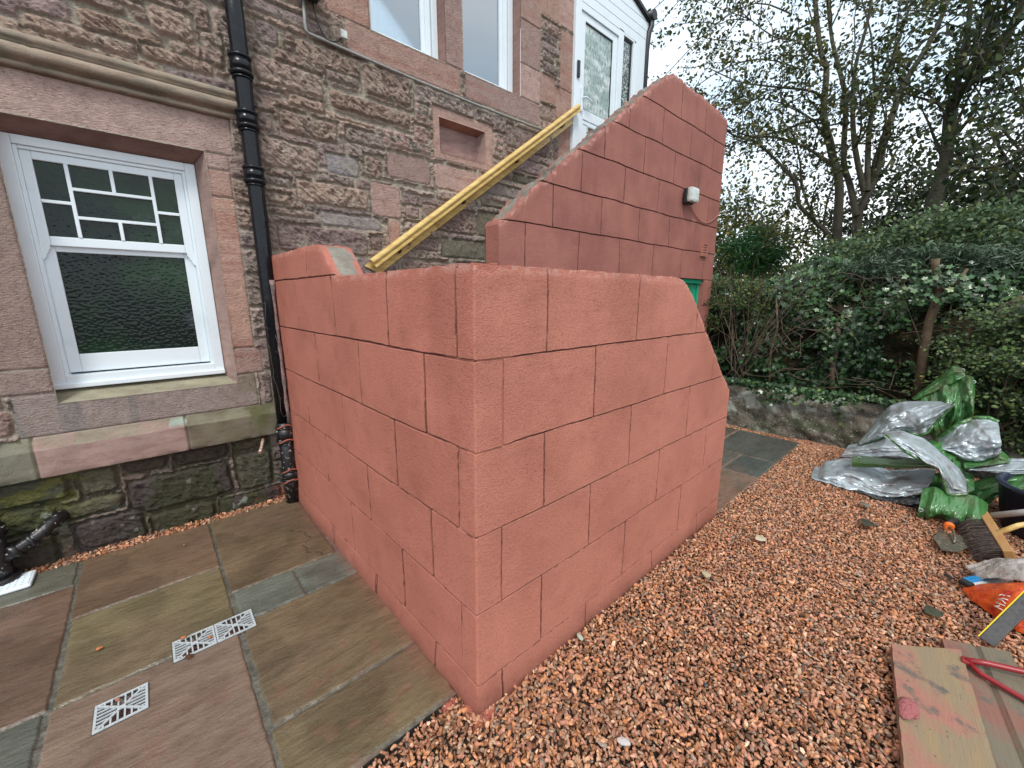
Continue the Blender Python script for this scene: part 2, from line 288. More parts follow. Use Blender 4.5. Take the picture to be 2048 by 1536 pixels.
def house_wall():
    xs = snap(-1.6, 3.832, (.0062), [h[0] for h in HOLES]+[h[1] for h in HOLES]); xs[-1] = 3.83
    zs = snap(-.08, 5.6, (.0062), [h[2] for h in HOLES]+[h[3] for h in HOLES])
    X, Z = np.meshgrid(xs, zs, indexing='ij')
    wx = X+(fbm(X*11, Z*11, 3)-.5)*.030+(fbm(X*50, Z*50, 4, 2)-.5)*.010; wz = Z+(fbm(X*11, Z*11, 5)-.5)*.018+(fbm(X*50, Z*50, 6, 2)-.5)*.008
    ID = np.zeros(X.shape, int); D = np.zeros(X.shape); T = np.full(X.shape, ' ', dtype='U1')
    sid = [0]
    def paint(x0, z0, x1, z1, t, warp=True, mar=.012):
        a, b = (wx, wz) if warp else (X, Z)
        out = (a > x0-mar) & (a < x1+mar) & (b > z0-mar) & (b < z1+mar)
        ID[out] = 0; D[out] = 0
        rr = min(.035, (z1-z0)*.3) if warp else .004
        qx = np.maximum(np.maximum(x0+rr-a, a-x1+rr), 0); qz = np.maximum(np.maximum(z0+rr-b, b-z1+rr), 0)
        d = rr-np.hypot(qx, qz)
        d = np.where((qx == 0) & (qz == 0), np.minimum(np.minimum(a-x0, x1-a), np.minimum(b-z0, z1-b)), d)
        i = d > 0; sid[0] += 1; ID[i] = sid[0]; D[i] = d[i]; T[i] = t
    rnd = random.Random(5); z = -.1
    while z < 5.6:
        h = rnd.uniform(.15, .27); x = -1.7+rnd.uniform(0, .3)
        while x < 3.9:
            w = rnd.uniform(.28, .65)
            if h > .17 and rnd.random() < .15:
                s = h*rnd.uniform(.4, .6); w = rnd.uniform(.1, .3)
                paint(x+.012, z+.01, x+w-.012, z+s-.008, 'd'); paint(x+.012, z+s+.008, x+w-.012, z+h-.01, 'r')
            else: paint(x+.009, z+.007, x+w-.009, z+h-.007, rnd.choice('rrrd'))
            x += w
        z += h
    for q in TRACED: paint(q[0]+.004, q[1]+.002, q[2]-.004, q[3]-.002, q[4], mar=.009)
    for q in LOW: paint(q[0]+.008, q[1]+.008, q[2]-.008, q[3]-.008, q[4], mar=.012)
    for q in ASH: paint(*[q[0]+.003, q[1]+.003, q[2]-.003, q[3]-.003, q[4]], warp=False, mar=.004)
    r = np.random.default_rng(4).random((sid[0]+1, 4))
    R = r[ID]
    ca, sa = math.cos(.62), math.sin(.62)
    u = X*ca-Z*sa; v = X*sa+Z*ca
    chis = fbm(u*20+.6*fbm(X*9,Z*9,2), v*58, 9, 4); ch2 = fbm(X*22, Z*22, 21, 4); big = fbm(X*5+R[..., 0]*40, Z*7, 31, 3)
    rock = 1-np.abs(2*chis-1)
    H = np.zeros(X.shape)
    def cond(ts): return np.isin(T, list(ts)) & (ID > 0)
    e = sstep(0, .018, D)
    k = cond('r'); H[k] = (.005+.013*e+.036*(rock-.62)*e+.014*(ch2-.5)+.022*(big-.5)*e)[k]
    k = cond('d'); H[k] = (.003+.012*e+.024*(rock-.62)*e+.016*(ch2-.5)+.012*(big-.5)*e)[k]
    k = cond('gm'); H[k] = (.003+.010*e+.014*(ch2-.5)+.012*(big-.5)*e)[k]
    k = cond('q'); H[k] = (.004+.012*e+.030*(rock-.62)*e+.014*(ch2-.5))[k]
    k = cond('plk'); H[k] = (.010*sstep(0, .004, D)+.0022*(ch2-.5))[k]
    k = cond('s'); H[k] = (.012*sstep(0, .004, D)+.003*(ch2-.5))[k]
    k = cond('wv'); H[k] = (.004+.020*e+.020*(rock-.6)*e+.03*(big-.5)*e+.02*(ch2-.5)*e)[k]
    mort = ID == 0
    lowm = mort & (Z < .53)
    H[mort] = (.002+.007*(ch2-.5)+.006*(fbm(X*60, Z*60, 41, 2)-.5))[mort]
    # protruding tongue of pointing with a struck groove
    H -= .0
    H[(Z > .50) & (Z < .757)] = 0
    H[Z < .53] -= .055*np.ones(H.shape)[Z < .53]
    # ---- colours (the stone's own, with shade painted into its hollows)
    C = np.zeros(X.shape+(3,))
    def base(ts, c, va=.25):
        k = cond(ts); s = (1-va+2*va*R[..., 1])[..., None]*(.82+.36*ch2[..., None])
        hue = np.stack([1+.10*(R[..., 2]-.5), np.ones(X.shape), 1-.12*(R[..., 2]-.5)], -1)
        C[k] = (np.array(c)*s*hue)[k]
    base('r', (.37, .28, .235), .18); base('d', (.30, .22, .20), .18); base('g', (.29, .25, .24), .15); base('m', (.17, .155, .115), .15)
    base('p', (.45, .30, .255), .16); base('l', (.50, .37, .34), .05); base('k', (.34, .26, .235), .08); base('s', (.37, .295, .265), .05); base('q', (.50, .34, .29), .1); base('w', (.125, .10, .092), .2); base('v', (.17, .16, .11), .15)
    kk = cond('rdgmwv'); C[kk] = (C*(.66+.5*np.clip(rock, .3, 1))[..., None])[kk]  # cavity shade put into the colour: hollows of the relief darker
    # lime pointing
    mc = np.array((.42, .375, .30))*(.55+.8*fbm(X*45, Z*45, 51))[..., None]
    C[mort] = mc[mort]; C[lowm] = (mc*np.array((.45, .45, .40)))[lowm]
    q = cond('q') & (fbm(X*28+5, Z*28, 61, 3) < .44); C[q] = (np.array((.23, .22, .185))*(.8+.4*ch2)[..., None])[q]
    rs = cond('rdg') & (fbm(X*14+3, Z*14, 71, 4) > .63); C[rs] = (C*.6+mc*.4)[rs]
    # sills and pier: red bedding streaks
    k = cond('p'); st = sstep(.5, .75, fbm(X*1.6+R[..., 3]*9, Z*26, 81, 4))[..., None]
    C[k] = (C*(1-st*.35)+np.array((.34, .12, .085))*st*.35)[k]
    # algae and damp: greenish low down, yellow lichen at the left foot, grey runs under the left sill
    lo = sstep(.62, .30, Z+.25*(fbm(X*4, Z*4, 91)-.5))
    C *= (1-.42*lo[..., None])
    gm = (lo*sstep(.48, .66, fbm(X*3.2, Z*3.2, 95, 4)))[..., None]
    C = C*(1-.65*gm)+np.array((.050, .060, .022))*.65*gm
    yl = (sstep(.2, .5, Z)*sstep(.66, .45, Z)*sstep(-.12, -.5, X)*sstep(.45, .58, fbm(X*8, Z*14, 99, 4)))[..., None]
    C = C*(1-.7*yl)+np.array((.22, .22, .06))*.7*yl
    li = (sstep(.36, .3, Z)*sstep(.72, .80, fbm(X*17, Z*17, 103, 4)))[..., None]*.5
    C = C*(1-li)+np.array((.40, .45, .40))*li
    sl = (cond('s')*sstep(.25, .5, X)*sstep(.42, .62, fbm(X*7, Z*9, 107, 4)))[..., None]
    C = C*(1-.5*sl)+np.array((.17, .16, .07))*.5*sl
    gr = (cond('s')*sstep(.5, .62, fbm(X*22, Z*1.5, 111, 3))*sstep(.2, -.1, X))[..., None]
    C = C*(1-.45*gr)+np.array((.20, .21, .20))*.45*gr
    lp = (cond('p')*(X < -.47)*(sstep(.40, .6, fbm(X*9, Z*1.0, 115, 3))))[..., None]
    C = C*(1-.5*lp)+np.array((.18, .155, .14))*.5*lp
    rp = (sstep(.35, .55, X)*sstep(.17, .0, Z)*sstep(.35, .6, fbm(X*25, Z*25, 121, 3))*(X < .7))[..., None]
    C = C*(1-.6*rp)+np.array((.34, .09, .06))*.6*rp
    for a, b, c, d in HOLES: H[(X > a-.004) & (X < b+.004) & (Z > c-.004) & (Z < d+.004)] = .014
    P = np.stack([X, Y0-H, Z], -1)
    cx = (X[:-1, :-1]+X[1:, 1:])/2; cz = (Z[:-1, :-1]+Z[1:, 1:])/2
    mask = np.ones(cx.shape, bool)
    for a, b, c, d in HOLES: mask &= ~((cx > a) & (cx < b) & (cz > c) & (cz < d))
    me = np_mesh('stone_wall', P.reshape(-1, 3), grid_faces(len(xs), len(zs), mask), C.reshape(-1, 3), smooth=True)
    o = new_obj('rubble_wall', me, house, [M['stone']]); rel(o)
house_wall()
def colored(mb, name, mat_, parent, colfn, bevel=0):
    """build an MB and give every vertex a colour from colfn(co)"""
    o = mb.build(name, mat_, parent, bevel=bevel); me = o.data
    co = np.zeros(len(me.vertices)*3, np.float32); me.vertices.foreach_get('co', co); co = co.reshape(-1, 3)
    a = me.color_attributes.new('Col', 'FLOAT_COLOR', 'POINT'); c = np.ones((len(co), 4), np.float32); c[:, :3] = colfn(co)
    a.data.foreach_set('color', c.ravel()); return o
def loft_grid(name, P, mat_, parent, C, smooth=True):
    nu, nv = P.shape[:2]
    return new_obj(name, np_mesh(name, P.reshape(-1, 3), grid_faces(nu, nv), C.reshape(-1, 3), smooth), parent, [mat_])
# string course: moulded profile swept along the wall
def string_course():
    prof = [(3.30,2.765),(3.262,2.758),(3.245,2.745),(3.240,2.722),(3.252,2.716),(3.252,2.706),(3.232,2.700)]
    for k in range(9):
        a = -PI/2+PI*(k)/8; prof.append((3.252-.030*math.cos(a*1)-.0, 2.668-.030*math.sin(a)))
    prof += [(3.262,2.632),(3.27,2.628)]
    for k in range(6):
        a = -PI/2+PI*k/5; prof.append((3.272-.013*math.cos(a), 2.613-.013*math.sin(a)))
    prof += [(3.30,2.597)]
    xs = np.arange(-1.6, .602, .02)
    U, Vv = np.meshgrid(xs, np.arange(len(prof)), indexing='ij')
    pr = np.array(prof); P = np.zeros(U.shape+(3,)); P[..., 0] = U; P[..., 1] = pr[Vv, 0]; P[..., 2] = pr[Vv, 1]
    n = fbm(U*12, P[..., 2]*60, 5); P[..., 1] += (n-.5)*.006
    jt = np.abs(U+.245) < .012; P[..., 1] += np.where(jt & (Vv > 1) & (Vv < len(prof)-2), .008, 0)
    C = np.array((.34, .27, .21))*(.6+.7*fbm(U*5, P[..., 2]*25, 15))[..., None]
    g = sstep(.45, .7, fbm(U*14, P[..., 2]*30, 8))[..., None]; C = C*(1-.5*g)+np.array((.20, .20, .15))*.5*g
    rel(loft_grid('string_course', P, M['ashlar'], house, C))
string_course()
def plinth_and_sill():
    xs = np.arange(-1.6, .664, .006)
    prof = np.array([(3.33,.530),(3.264,.531),(3.2625,.533),(3.262,.56),(3.262,.64),(3.262,.684),(3.2625,.689),(3.264,.691),(3.277,.718),(3.290,.745),(3.2915,.757),(3.30,.759)])
    U, Vv = np.meshgrid(xs, np.arange(len(prof)), indexing='ij'); P = np.zeros(U.shape+(3,))
    P[..., 0] = U; P[..., 1] = prof[Vv, 0]+(fbm(U*20, Vv*1.3, 6)-.5)*.006; P[..., 2] = prof[Vv, 1]+(fbm(U*9, Vv*1., 7)-.5)*.004
    for j in (-.56, .097): P[..., 1] += np.where((np.abs(U-j) < .0055), .014, 0)
    k = (U > -.56)*1+(U > .097)*1
    base = np.array([(.21, .205, .155), (.36, .25, .22), (.19, .165, .12)])[k]
    C = base*(.75+.5*fbm(U*9, P[..., 2]*20, 12))[..., None]
    lt = ((Vv >= 7)*sstep(.35, .6, fbm(U*6, P[..., 2]*6, 31)))[..., None]; C = C*(1-.6*lt)+np.array((.28, .29, .20))*.6*lt
    ms = (sstep(.22, .4, U)*sstep(.62, .35, np.abs(P[..., 2]-.66)*5)*sstep(.40, .55, fbm(U*8, P[..., 2]*12, 33)))[..., None]
    C = C*(1-.7*ms)+np.array((.11, .13, .045))*.6*ms
    bl = (np.hypot((U-.055)/.05, (P[..., 2]-.725)/.028) < .9+.5*(fbm(U*30, P[..., 2]*30, 3)-.5))[..., None]
    C = np.where(bl, np.array((.38, .46, .40)), C)
    rel(loft_grid('plinth_course', P, M['ashlar'], house, C))
    # weathered sill slope and splayed reveals
    def quadgrid(a, b, c, d, n, m):
        a, b, c, d = [np.array(q, float) for q in (a, b, c, d)]
        s = np.linspace(0, 1, n)[:, None, None]; t = np.linspace(0, 1, m)[None, :, None]
        return a*(1-s)*(1-t)+b*s*(1-t)+c*s*t+d*(1-s)*t
    def add(a, b, c, d, col, n=24, m=6, nm='window_reveal', amp=.003):
        P = quadgrid(a, b, c, d, n, m); f = fbm(P[..., 0]*25+P[..., 1]*11, P[..., 2]*25+P[..., 1]*17, 6)
        P[1:-1, 1:-1] += ((f-.5)*amp*2)[1:-1, 1:-1, None]
        C = np.array(col)*(.7+.6*fbm(P[..., 0]*9+P[..., 1]*7, P[..., 2]*9+P[..., 1]*9, 8))[..., None]
        return P, C, n, m
    parts = []
    pk = (.35, .24, .21)
    parts.append(add((-.43, 3.286, .93), (.405, 3.286, .93), (.405, 3.44, .985), (-.455, 3.44, .985), (.30, .28, .20), 80, 14))
    parts.append(add((.405, 3.286, .93), (.405, 3.286, 2.385), (.350, 3.44, 2.34), (.350, 3.44, .93), pk, 60, 10))
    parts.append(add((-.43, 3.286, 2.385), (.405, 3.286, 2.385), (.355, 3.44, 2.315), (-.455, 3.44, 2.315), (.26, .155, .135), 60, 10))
    parts.append(add((-.43, 3.286, .93), (-.43, 3.286, 2.385), (-.450, 3.44, 2.315), (-.450, 3.44, .985), pk, 60, 6))
    def flush(nm):
        V = []; F = []; CC = []; b = 0
        for P, C, n, m in parts: V.append(P.reshape(-1, 3)); CC.append(C.reshape(-1, 3)); F.append(grid_faces(n, m)+b); b += n*m
        parts.clear(); rel(new_obj(nm, np_mesh(nm, np.concatenate(V), np.concatenate(F), np.concatenate(CC), True), house, [M['ashlar']]))
    flush('window_reveal')
    for x0, x1 in ((1.535, 2.19), (2.37, 3.05)):
        parts.append(add((x0, 3.29, 3.45), (x1, 3.29, 3.45), (x1, 3.44, 3.47), (x0, 3.44, 3.47), pk, 30, 6))
        parts.append(add((x0, 3.29, 3.45), (x0, 3.29, 5.55), (x0, 3.44, 5.55), (x0, 3.44, 3.45), pk, 30, 6))
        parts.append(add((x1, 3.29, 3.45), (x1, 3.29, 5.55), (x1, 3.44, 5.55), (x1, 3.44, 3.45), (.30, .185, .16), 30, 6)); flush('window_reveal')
    # blind niche: splayed frame and recessed panel
    V = []; F = []; CC = []; b = 0
    oX = (2.10, 2.60); oZ = (2.75, 3.02); iX = (2.115, 2.565); iZ = (2.775, 2.99)
    f0 = 3.285; f1 = 3.375
    for P, C, n, m in [add((oX[0], f0, oZ[0]), (oX[1], f0, oZ[0]), (iX[1], f1, iZ[0]), (iX[0], f1, iZ[0]), (.46, .30, .24), 30, 6),
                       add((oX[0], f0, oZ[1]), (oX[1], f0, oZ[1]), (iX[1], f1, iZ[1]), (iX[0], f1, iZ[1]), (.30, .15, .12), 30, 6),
                       add((oX[0], f0, oZ[0]), (oX[0], f0, oZ[1]), (iX[0], f1, iZ[1]), (iX[0], f1, iZ[0]), pk, 20, 6),
                       add((oX[1], f0, oZ[0]), (oX[1], f0, oZ[1]), (iX[1], f1, iZ[1]), (iX[1], f1, iZ[0]), pk, 20, 6),
                       add((iX[0], f1, iZ[0]), (iX[1], f1, iZ[0]), (iX[1], f1, iZ[1]), (iX[0], f1, iZ[1]), (.33, .215, .195), 60, 30, amp=.005)]:
        V.append(P.reshape(-1, 3)); CC.append(C.reshape(-1, 3)); F.append(grid_faces(n, m)+b); b += n*m
    rel(new_obj('blind_niche', np_mesh('blind_niche', np.concatenate(V), np.concatenate(F), np.concatenate(CC), True), house, [M['ashlar']]))
plinth_and_sill()
# ---- the left sash window
def ring(mb, x0, x1, z0, z1, w, y0, y1, wb=None, wt=None, bev=.004):
    wb = w if wb is None else wb; wt = w if wt is None else wt
    mb.box((x0, y0, z0), (x0+w, y1, z1), bev=bev); mb.box((x1-w, y0, z0), (x1, y1, z1), bev=bev)
    mb.box((x0+w, y0, z0), (x1-w, y1, z0+wb), bev=bev); mb.box((x0+w, y0, z1-wt), (x1-w, y1, z1), bev=bev)
def sash_window():
    yf = 3.405
    m = MB(); ring(m, -.447, .357, .990, 2.325, .052, yf, yf+.11, wb=.075, wt=.045)
    m.box((-.447, yf-.02, .992), (.357, yf+.05, 1.02), bev=.005)
    m.box((-.395, yf+.012, 1.06), (-.378, yf+.05, 2.28), bev=.003); m.box((.288, yf+.012, 1.06), (.305, yf+.05, 2.28), bev=.003)
    m.box((-.378, yf+.012, 2.262), (.288, yf+.05, 2.28), bev=.003)
    w = m.build('sash_window', M['white'], house); rel(w); tag(w, 'white sash window with small leaded-style panes above one dark hammered pane')
    g = MB(); g.box((-.38, yf+.10, 1.0), (.29, yf+.106, 2.28)); g.build('interior_backing', M['dark'], w)
    # upper sash
    u = MB(); y = yf+.022; ring(u, -.378, .288, 1.785, 2.262, .042, y, y+.045, wb=.05)
    B = .017
    def bar(x0, z0, x1, z1):
        if x0 == x1: u.box((x0-B/2, y-.004, z0), (x0+B/2, y+.03, z1), bev=.003)
        else: u.box((x0, y-.003, z0-B/2), (x1, y+.03, z0+B/2), bev=.003)
    xa, xb, xc, xm = -.336, .246, 0, -.039
    bar(-.216, 1.835, -.216, 2.22); bar(.133, 1.835, .133, 2.22)
    bar(xa, 2.016, -.22, 2.016); bar(.137, 2.017, xb, 2.017)
    bar(-.21, 2.094, .128, 2.094); bar(-.21, 1.944, .128, 1.944)
    bar(xm, 2.098, xm, 2.22); bar(xm, 1.835, xm, 1.94)
    u.build('upper_sash', M['white'], w)
    p = MB(); p.box((-.337, y+.016, 1.834), (.247, y+.022, 2.221)); p.build('upper_pane', M['pane_dark'], w)
    # lower sash, outside track, with horns at the meeting rail
    l = MB(); y2 = yf+.045; ring(l, -.378, .288, 1.075, 1.790, .052, y2, y2+.045, wb=.105, wt=.035)
    l.build('lower_sash', M['white'], w)
    p = MB(); p.box((-.327, y2+.018, 1.178), (.237, y2+.024, 1.757)); p.build('lower_pane', M['pane_dark'], w)
    for sx in (-1, 1):
        h = MB(); x = -.378 if sx < 0 else .288
        prof = [(0, 0), (.036, 0), (.036, -.02), (.028, -.026), (.026, -.04), (.018, -.048), (.016, -.062), (.006, -.075), (0, -.078)]
        pts = [(x-sx*dx, 1.788+dz) for dx, dz in prof]
        V = [(a, y-.001, b) for a, b in pts]+[(a, y+.03, b) for a, b in pts]; n = len(pts)
        h.add(V, [tuple(range(n)), tuple(range(n, 2*n))[::-1]]+[(i, (i+1) % n, n+(i+1) % n, n+i) for i in range(n)])
        h.build('sash_horn', M['white'], w)
sash_window()
def upper_window(x0, x1, lab, curt):
    yf = 3.395; z0 = 3.455
    m = MB(); ring(m, x0+.006, x1-.004, z0, 5.58, .055, yf, yf+.09, wb=.05)
    m.box((x1-.11, yf+.01, z0+.05), (x1-.065, yf+.07, 5.56), bev=.004); m.box((x1-.085, yf+.004, z0+.05), (x1-.074, yf+.05, 5.56), bev=.002)
    w = m.build('casement_window', M['white'], house); rel(w); tag(w, lab)
    s = MB(); s.box((x0+.061, yf+.03, z0+.05), (x1-.11, yf+.07, z0+.085), bev=.004); s.box((x1-.145, yf+.03, z0+.085), (x1-.11, yf+.07, 5.55), bev=.004); s.build('sash_rail', M['white'], w)
    p = MB(); p.box((x0+.055, yf+.05, z0+.08), (x1-.14, yf+.055, 5.56)); p.build('pane', M['pane_clear'], w)
    # curtain hanging behind the glass, dark room beyond its edge
    xs = np.linspace(x0+.05, x1-(.24 if curt else .15), 60); zz = np.array([z0+.05, 5.56])
    X, Z = np.meshgrid(xs, zz, indexing='ij'); P = np.stack([X, yf+.12+.012*np.sin(X*90)+.006*np.sin(X*37), Z], -1)
    me = np_mesh('curtain', P.reshape(-1, 3), grid_faces(60, 2), None, True); new_obj('curtain', me, w, [M['curtain']])
    b = MB(); b.box((x0, yf+.45, z0), (x1, yf+.46, 5.6)); b.build('dark_room', M['dark'], w)
    if curt:
        c = MB(); c.tube([(x0+.06, yf+.10, 3.93), (x0+.15, yf+.10, 3.82), (x0+.25, yf+.10, 3.72), (x0+.34, yf+.10, 3.63), (x0+.345, yf+.10, 3.58), (x0+.33, yf+.10, 3.56)], .0025, 5)
        c.tube([(x0+.06, yf+.10, 3.95), (x0+.22, yf+.10, 3.78), (x0+.36, yf+.10, 3.60), (x0+.46, yf+.10, 3.55)], .002, 5); c.build('blind_cord', M['dark'], w)
upper_window(1.535, 2.19, 'white upper window reflecting blue sky', False)
upper_window(2.37, 3.05, 'white upper window with a net curtain and thin cord', True)
# ================================================================== porch
def porch():
    r = empty('porch', (4.5, 3.3, 2.7), 'white boarded porch with a glazed door at the top of the steps', 'porch')
    y = 3.27
    z0, zt = 2.70, 5.35
    f = MB()
    f.box((3.832, y-.005, z0), (3.925, y+.09, 5.3), bev=.004)          # left frame post
    f.box((4.62, y-.004, z0), (4.72, y+.09, 4.62), bev=.004)          # mullion
    f.box((3.925, y-.003, 4.53), (4.62, y+.09, 4.60), bev=.004)
    f.box((4.72, y-.002, 4.58), (4.955, y+.09, 4.64), bev=.004)
    f.box((4.93, y-.002, z0), (4.985, y+.09, 4.58), bev=.004)
    rel(f.build('door_frame', M['white'], r))
    c = MB(); c.box((4.985, y-.006, z0), (5.20, y+.09, 4.62), bev=.004)
    c.box((4.72, y+.002, z0), (4.93, y+.09, 3.5), bev=.003)
    rel(c.build('corner_panel', M['white'], r))
    b = MB()                                                          # boarding that narrows under the roof verge
    zz = 4.60; k = 0
    def roofx(z): return 5.20-(z-4.90)*3.15 if z > 4.90 else 5.20
    while zz < 5.35:
        h = .098; x1a = min(5.20, roofx(zz)); x1b = min(5.20, roofx(zz+h)); xl = 3.925
        if zz < 4.645: za = zz
        V = [(xl, y-.004, zz+.004), (x1a, y-.004, zz+.004), (x1b, y-.004, zz+h-.003), (xl, y-.004, zz+h-.003), (xl, y+.06, zz), (x1a, y+.06, zz), (x1b, y+.06, zz+h), (xl, y+.06, zz+h)]
        b.add(V, [(0, 1, 2, 3), (3, 2, 6, 7), (0, 4, 5, 1), (1, 5, 6, 2), (0, 3, 7, 4), (4, 7, 6, 5)]); zz += h
    b.box((3.925, y+.02, 4.6), (4.5, y+.07, 5.3))
    rel(b.build('cladding_boards', M['white'], r))
    v = MB(); v.tube([(4.0, y-.015, 5.285), (5.21, y-.015, 4.905)], .012, 6); v.build('verge_trim', M['dark'], r).matrix_parent_inverse = Matrix.Translation(r.location).inverted()
    s = MB(); s.box((5.19, y+.0, z0), (5.24, y+1.4, 4.9)); rel(s.build('side_wall', M['white'], r))
    rf = MB(); rf.prism([(y-.03, 0), (y+1.5, 0), (y+1.5, .04), (y-.03, .04)], 0, 1, Matrix(((1.28, 0, 0, 4.0), (0, 1, 0, 0), (-.40, 0, 1, 5.30), (0, 0, 0, 1)))); rel(rf.build('roof', M['dark'], r))
    # door leaf
    d = MB(); ring(d, 3.93, 4.615, z0+.05, 4.53, .085, y+.012, y+.06, wb=.10, wt=.075)
    d.box((4.015, y+.012, 3.50), (4.53, y+.06, 3.60), bev=.004); d.box((4.015, y+.022, z0+.15), (4.53, y+.05, 3.50), bev=.003)
    d.box((4.03, y+.016, 3.455), (4.515, y+.03, 3.485), bev=.003)
    door = d.build('door', M['white'], r); rel(door)
    p = MB(); p.box((4.015, y+.03, 3.6), (4.53, y+.036, 4.455)); p.build('glass_pane', M['pane_door'], door)
    g = MB(); ring(g, 4.012, 4.532, 3.598, 4.458, .012, y+.022, y+.031, bev=0); g.build('gasket', M['dark'], door)
    h = MB(); h.box((3.958, y-.012, 3.56), (3.985, y+.012, 3.80), bev=.005); h.tube([(3.972, y-.01, 3.69), (3.975, y-.045, 3.692), (4.02, y-.05, 3.695), (4.08, y-.048, 3.68), (4.11, y-.046, 3.655)], .009, 8); h.build('door_handle', M['white'], door)
    l = MB(); l.box((4.10, y+.008, 3.385), (4.36, y+.024, 3.45), bev=.004); l.build('letter_box', M['steel'], door)
    l = MB(); l.box((4.115, y+.004, 3.397), (4.345, y+.012, 3.438), bev=.003); l.build('letter_flap', M['brass'], door)
    q = MB(); q.box((3.867, y-.026, 3.865), (3.905, y-.004, 4.03), bev=.008); q.tube([(3.886, y-.03, 3.90), (3.886, y-.02, 3.90)], .012, 10); rel(q.build('doorbell', M['dark'], r))
    w = MB(); w.box((4.72, y+.03, 3.5), (4.93, y+.036, 4.58)); rel(w.build('side_pane', M['pane_side'], r))
    w = MB(); w.box((4.905, y+.02, 3.5), (4.93, y+.03, 4.58)); w.box((4.72, y+.02, 4.555), (4.905, y+.03, 4.58)); rel(w.build('side_gasket', M['dark'], r))
    g = MB(); g.tube([(5.275, y-.06, 4.985), (5.275, y+1.3, 4.985)], .06, 12); g.tube([(5.275, y-.02, 4.96), (5.27, y-.02, 4.86), (5.235, y-.01, 4.78), (5.225, y, 4.6), (5.225, y, 2.9)], .036, 10)
    rel(g.build('gutter', M['dark'], r))
porch()
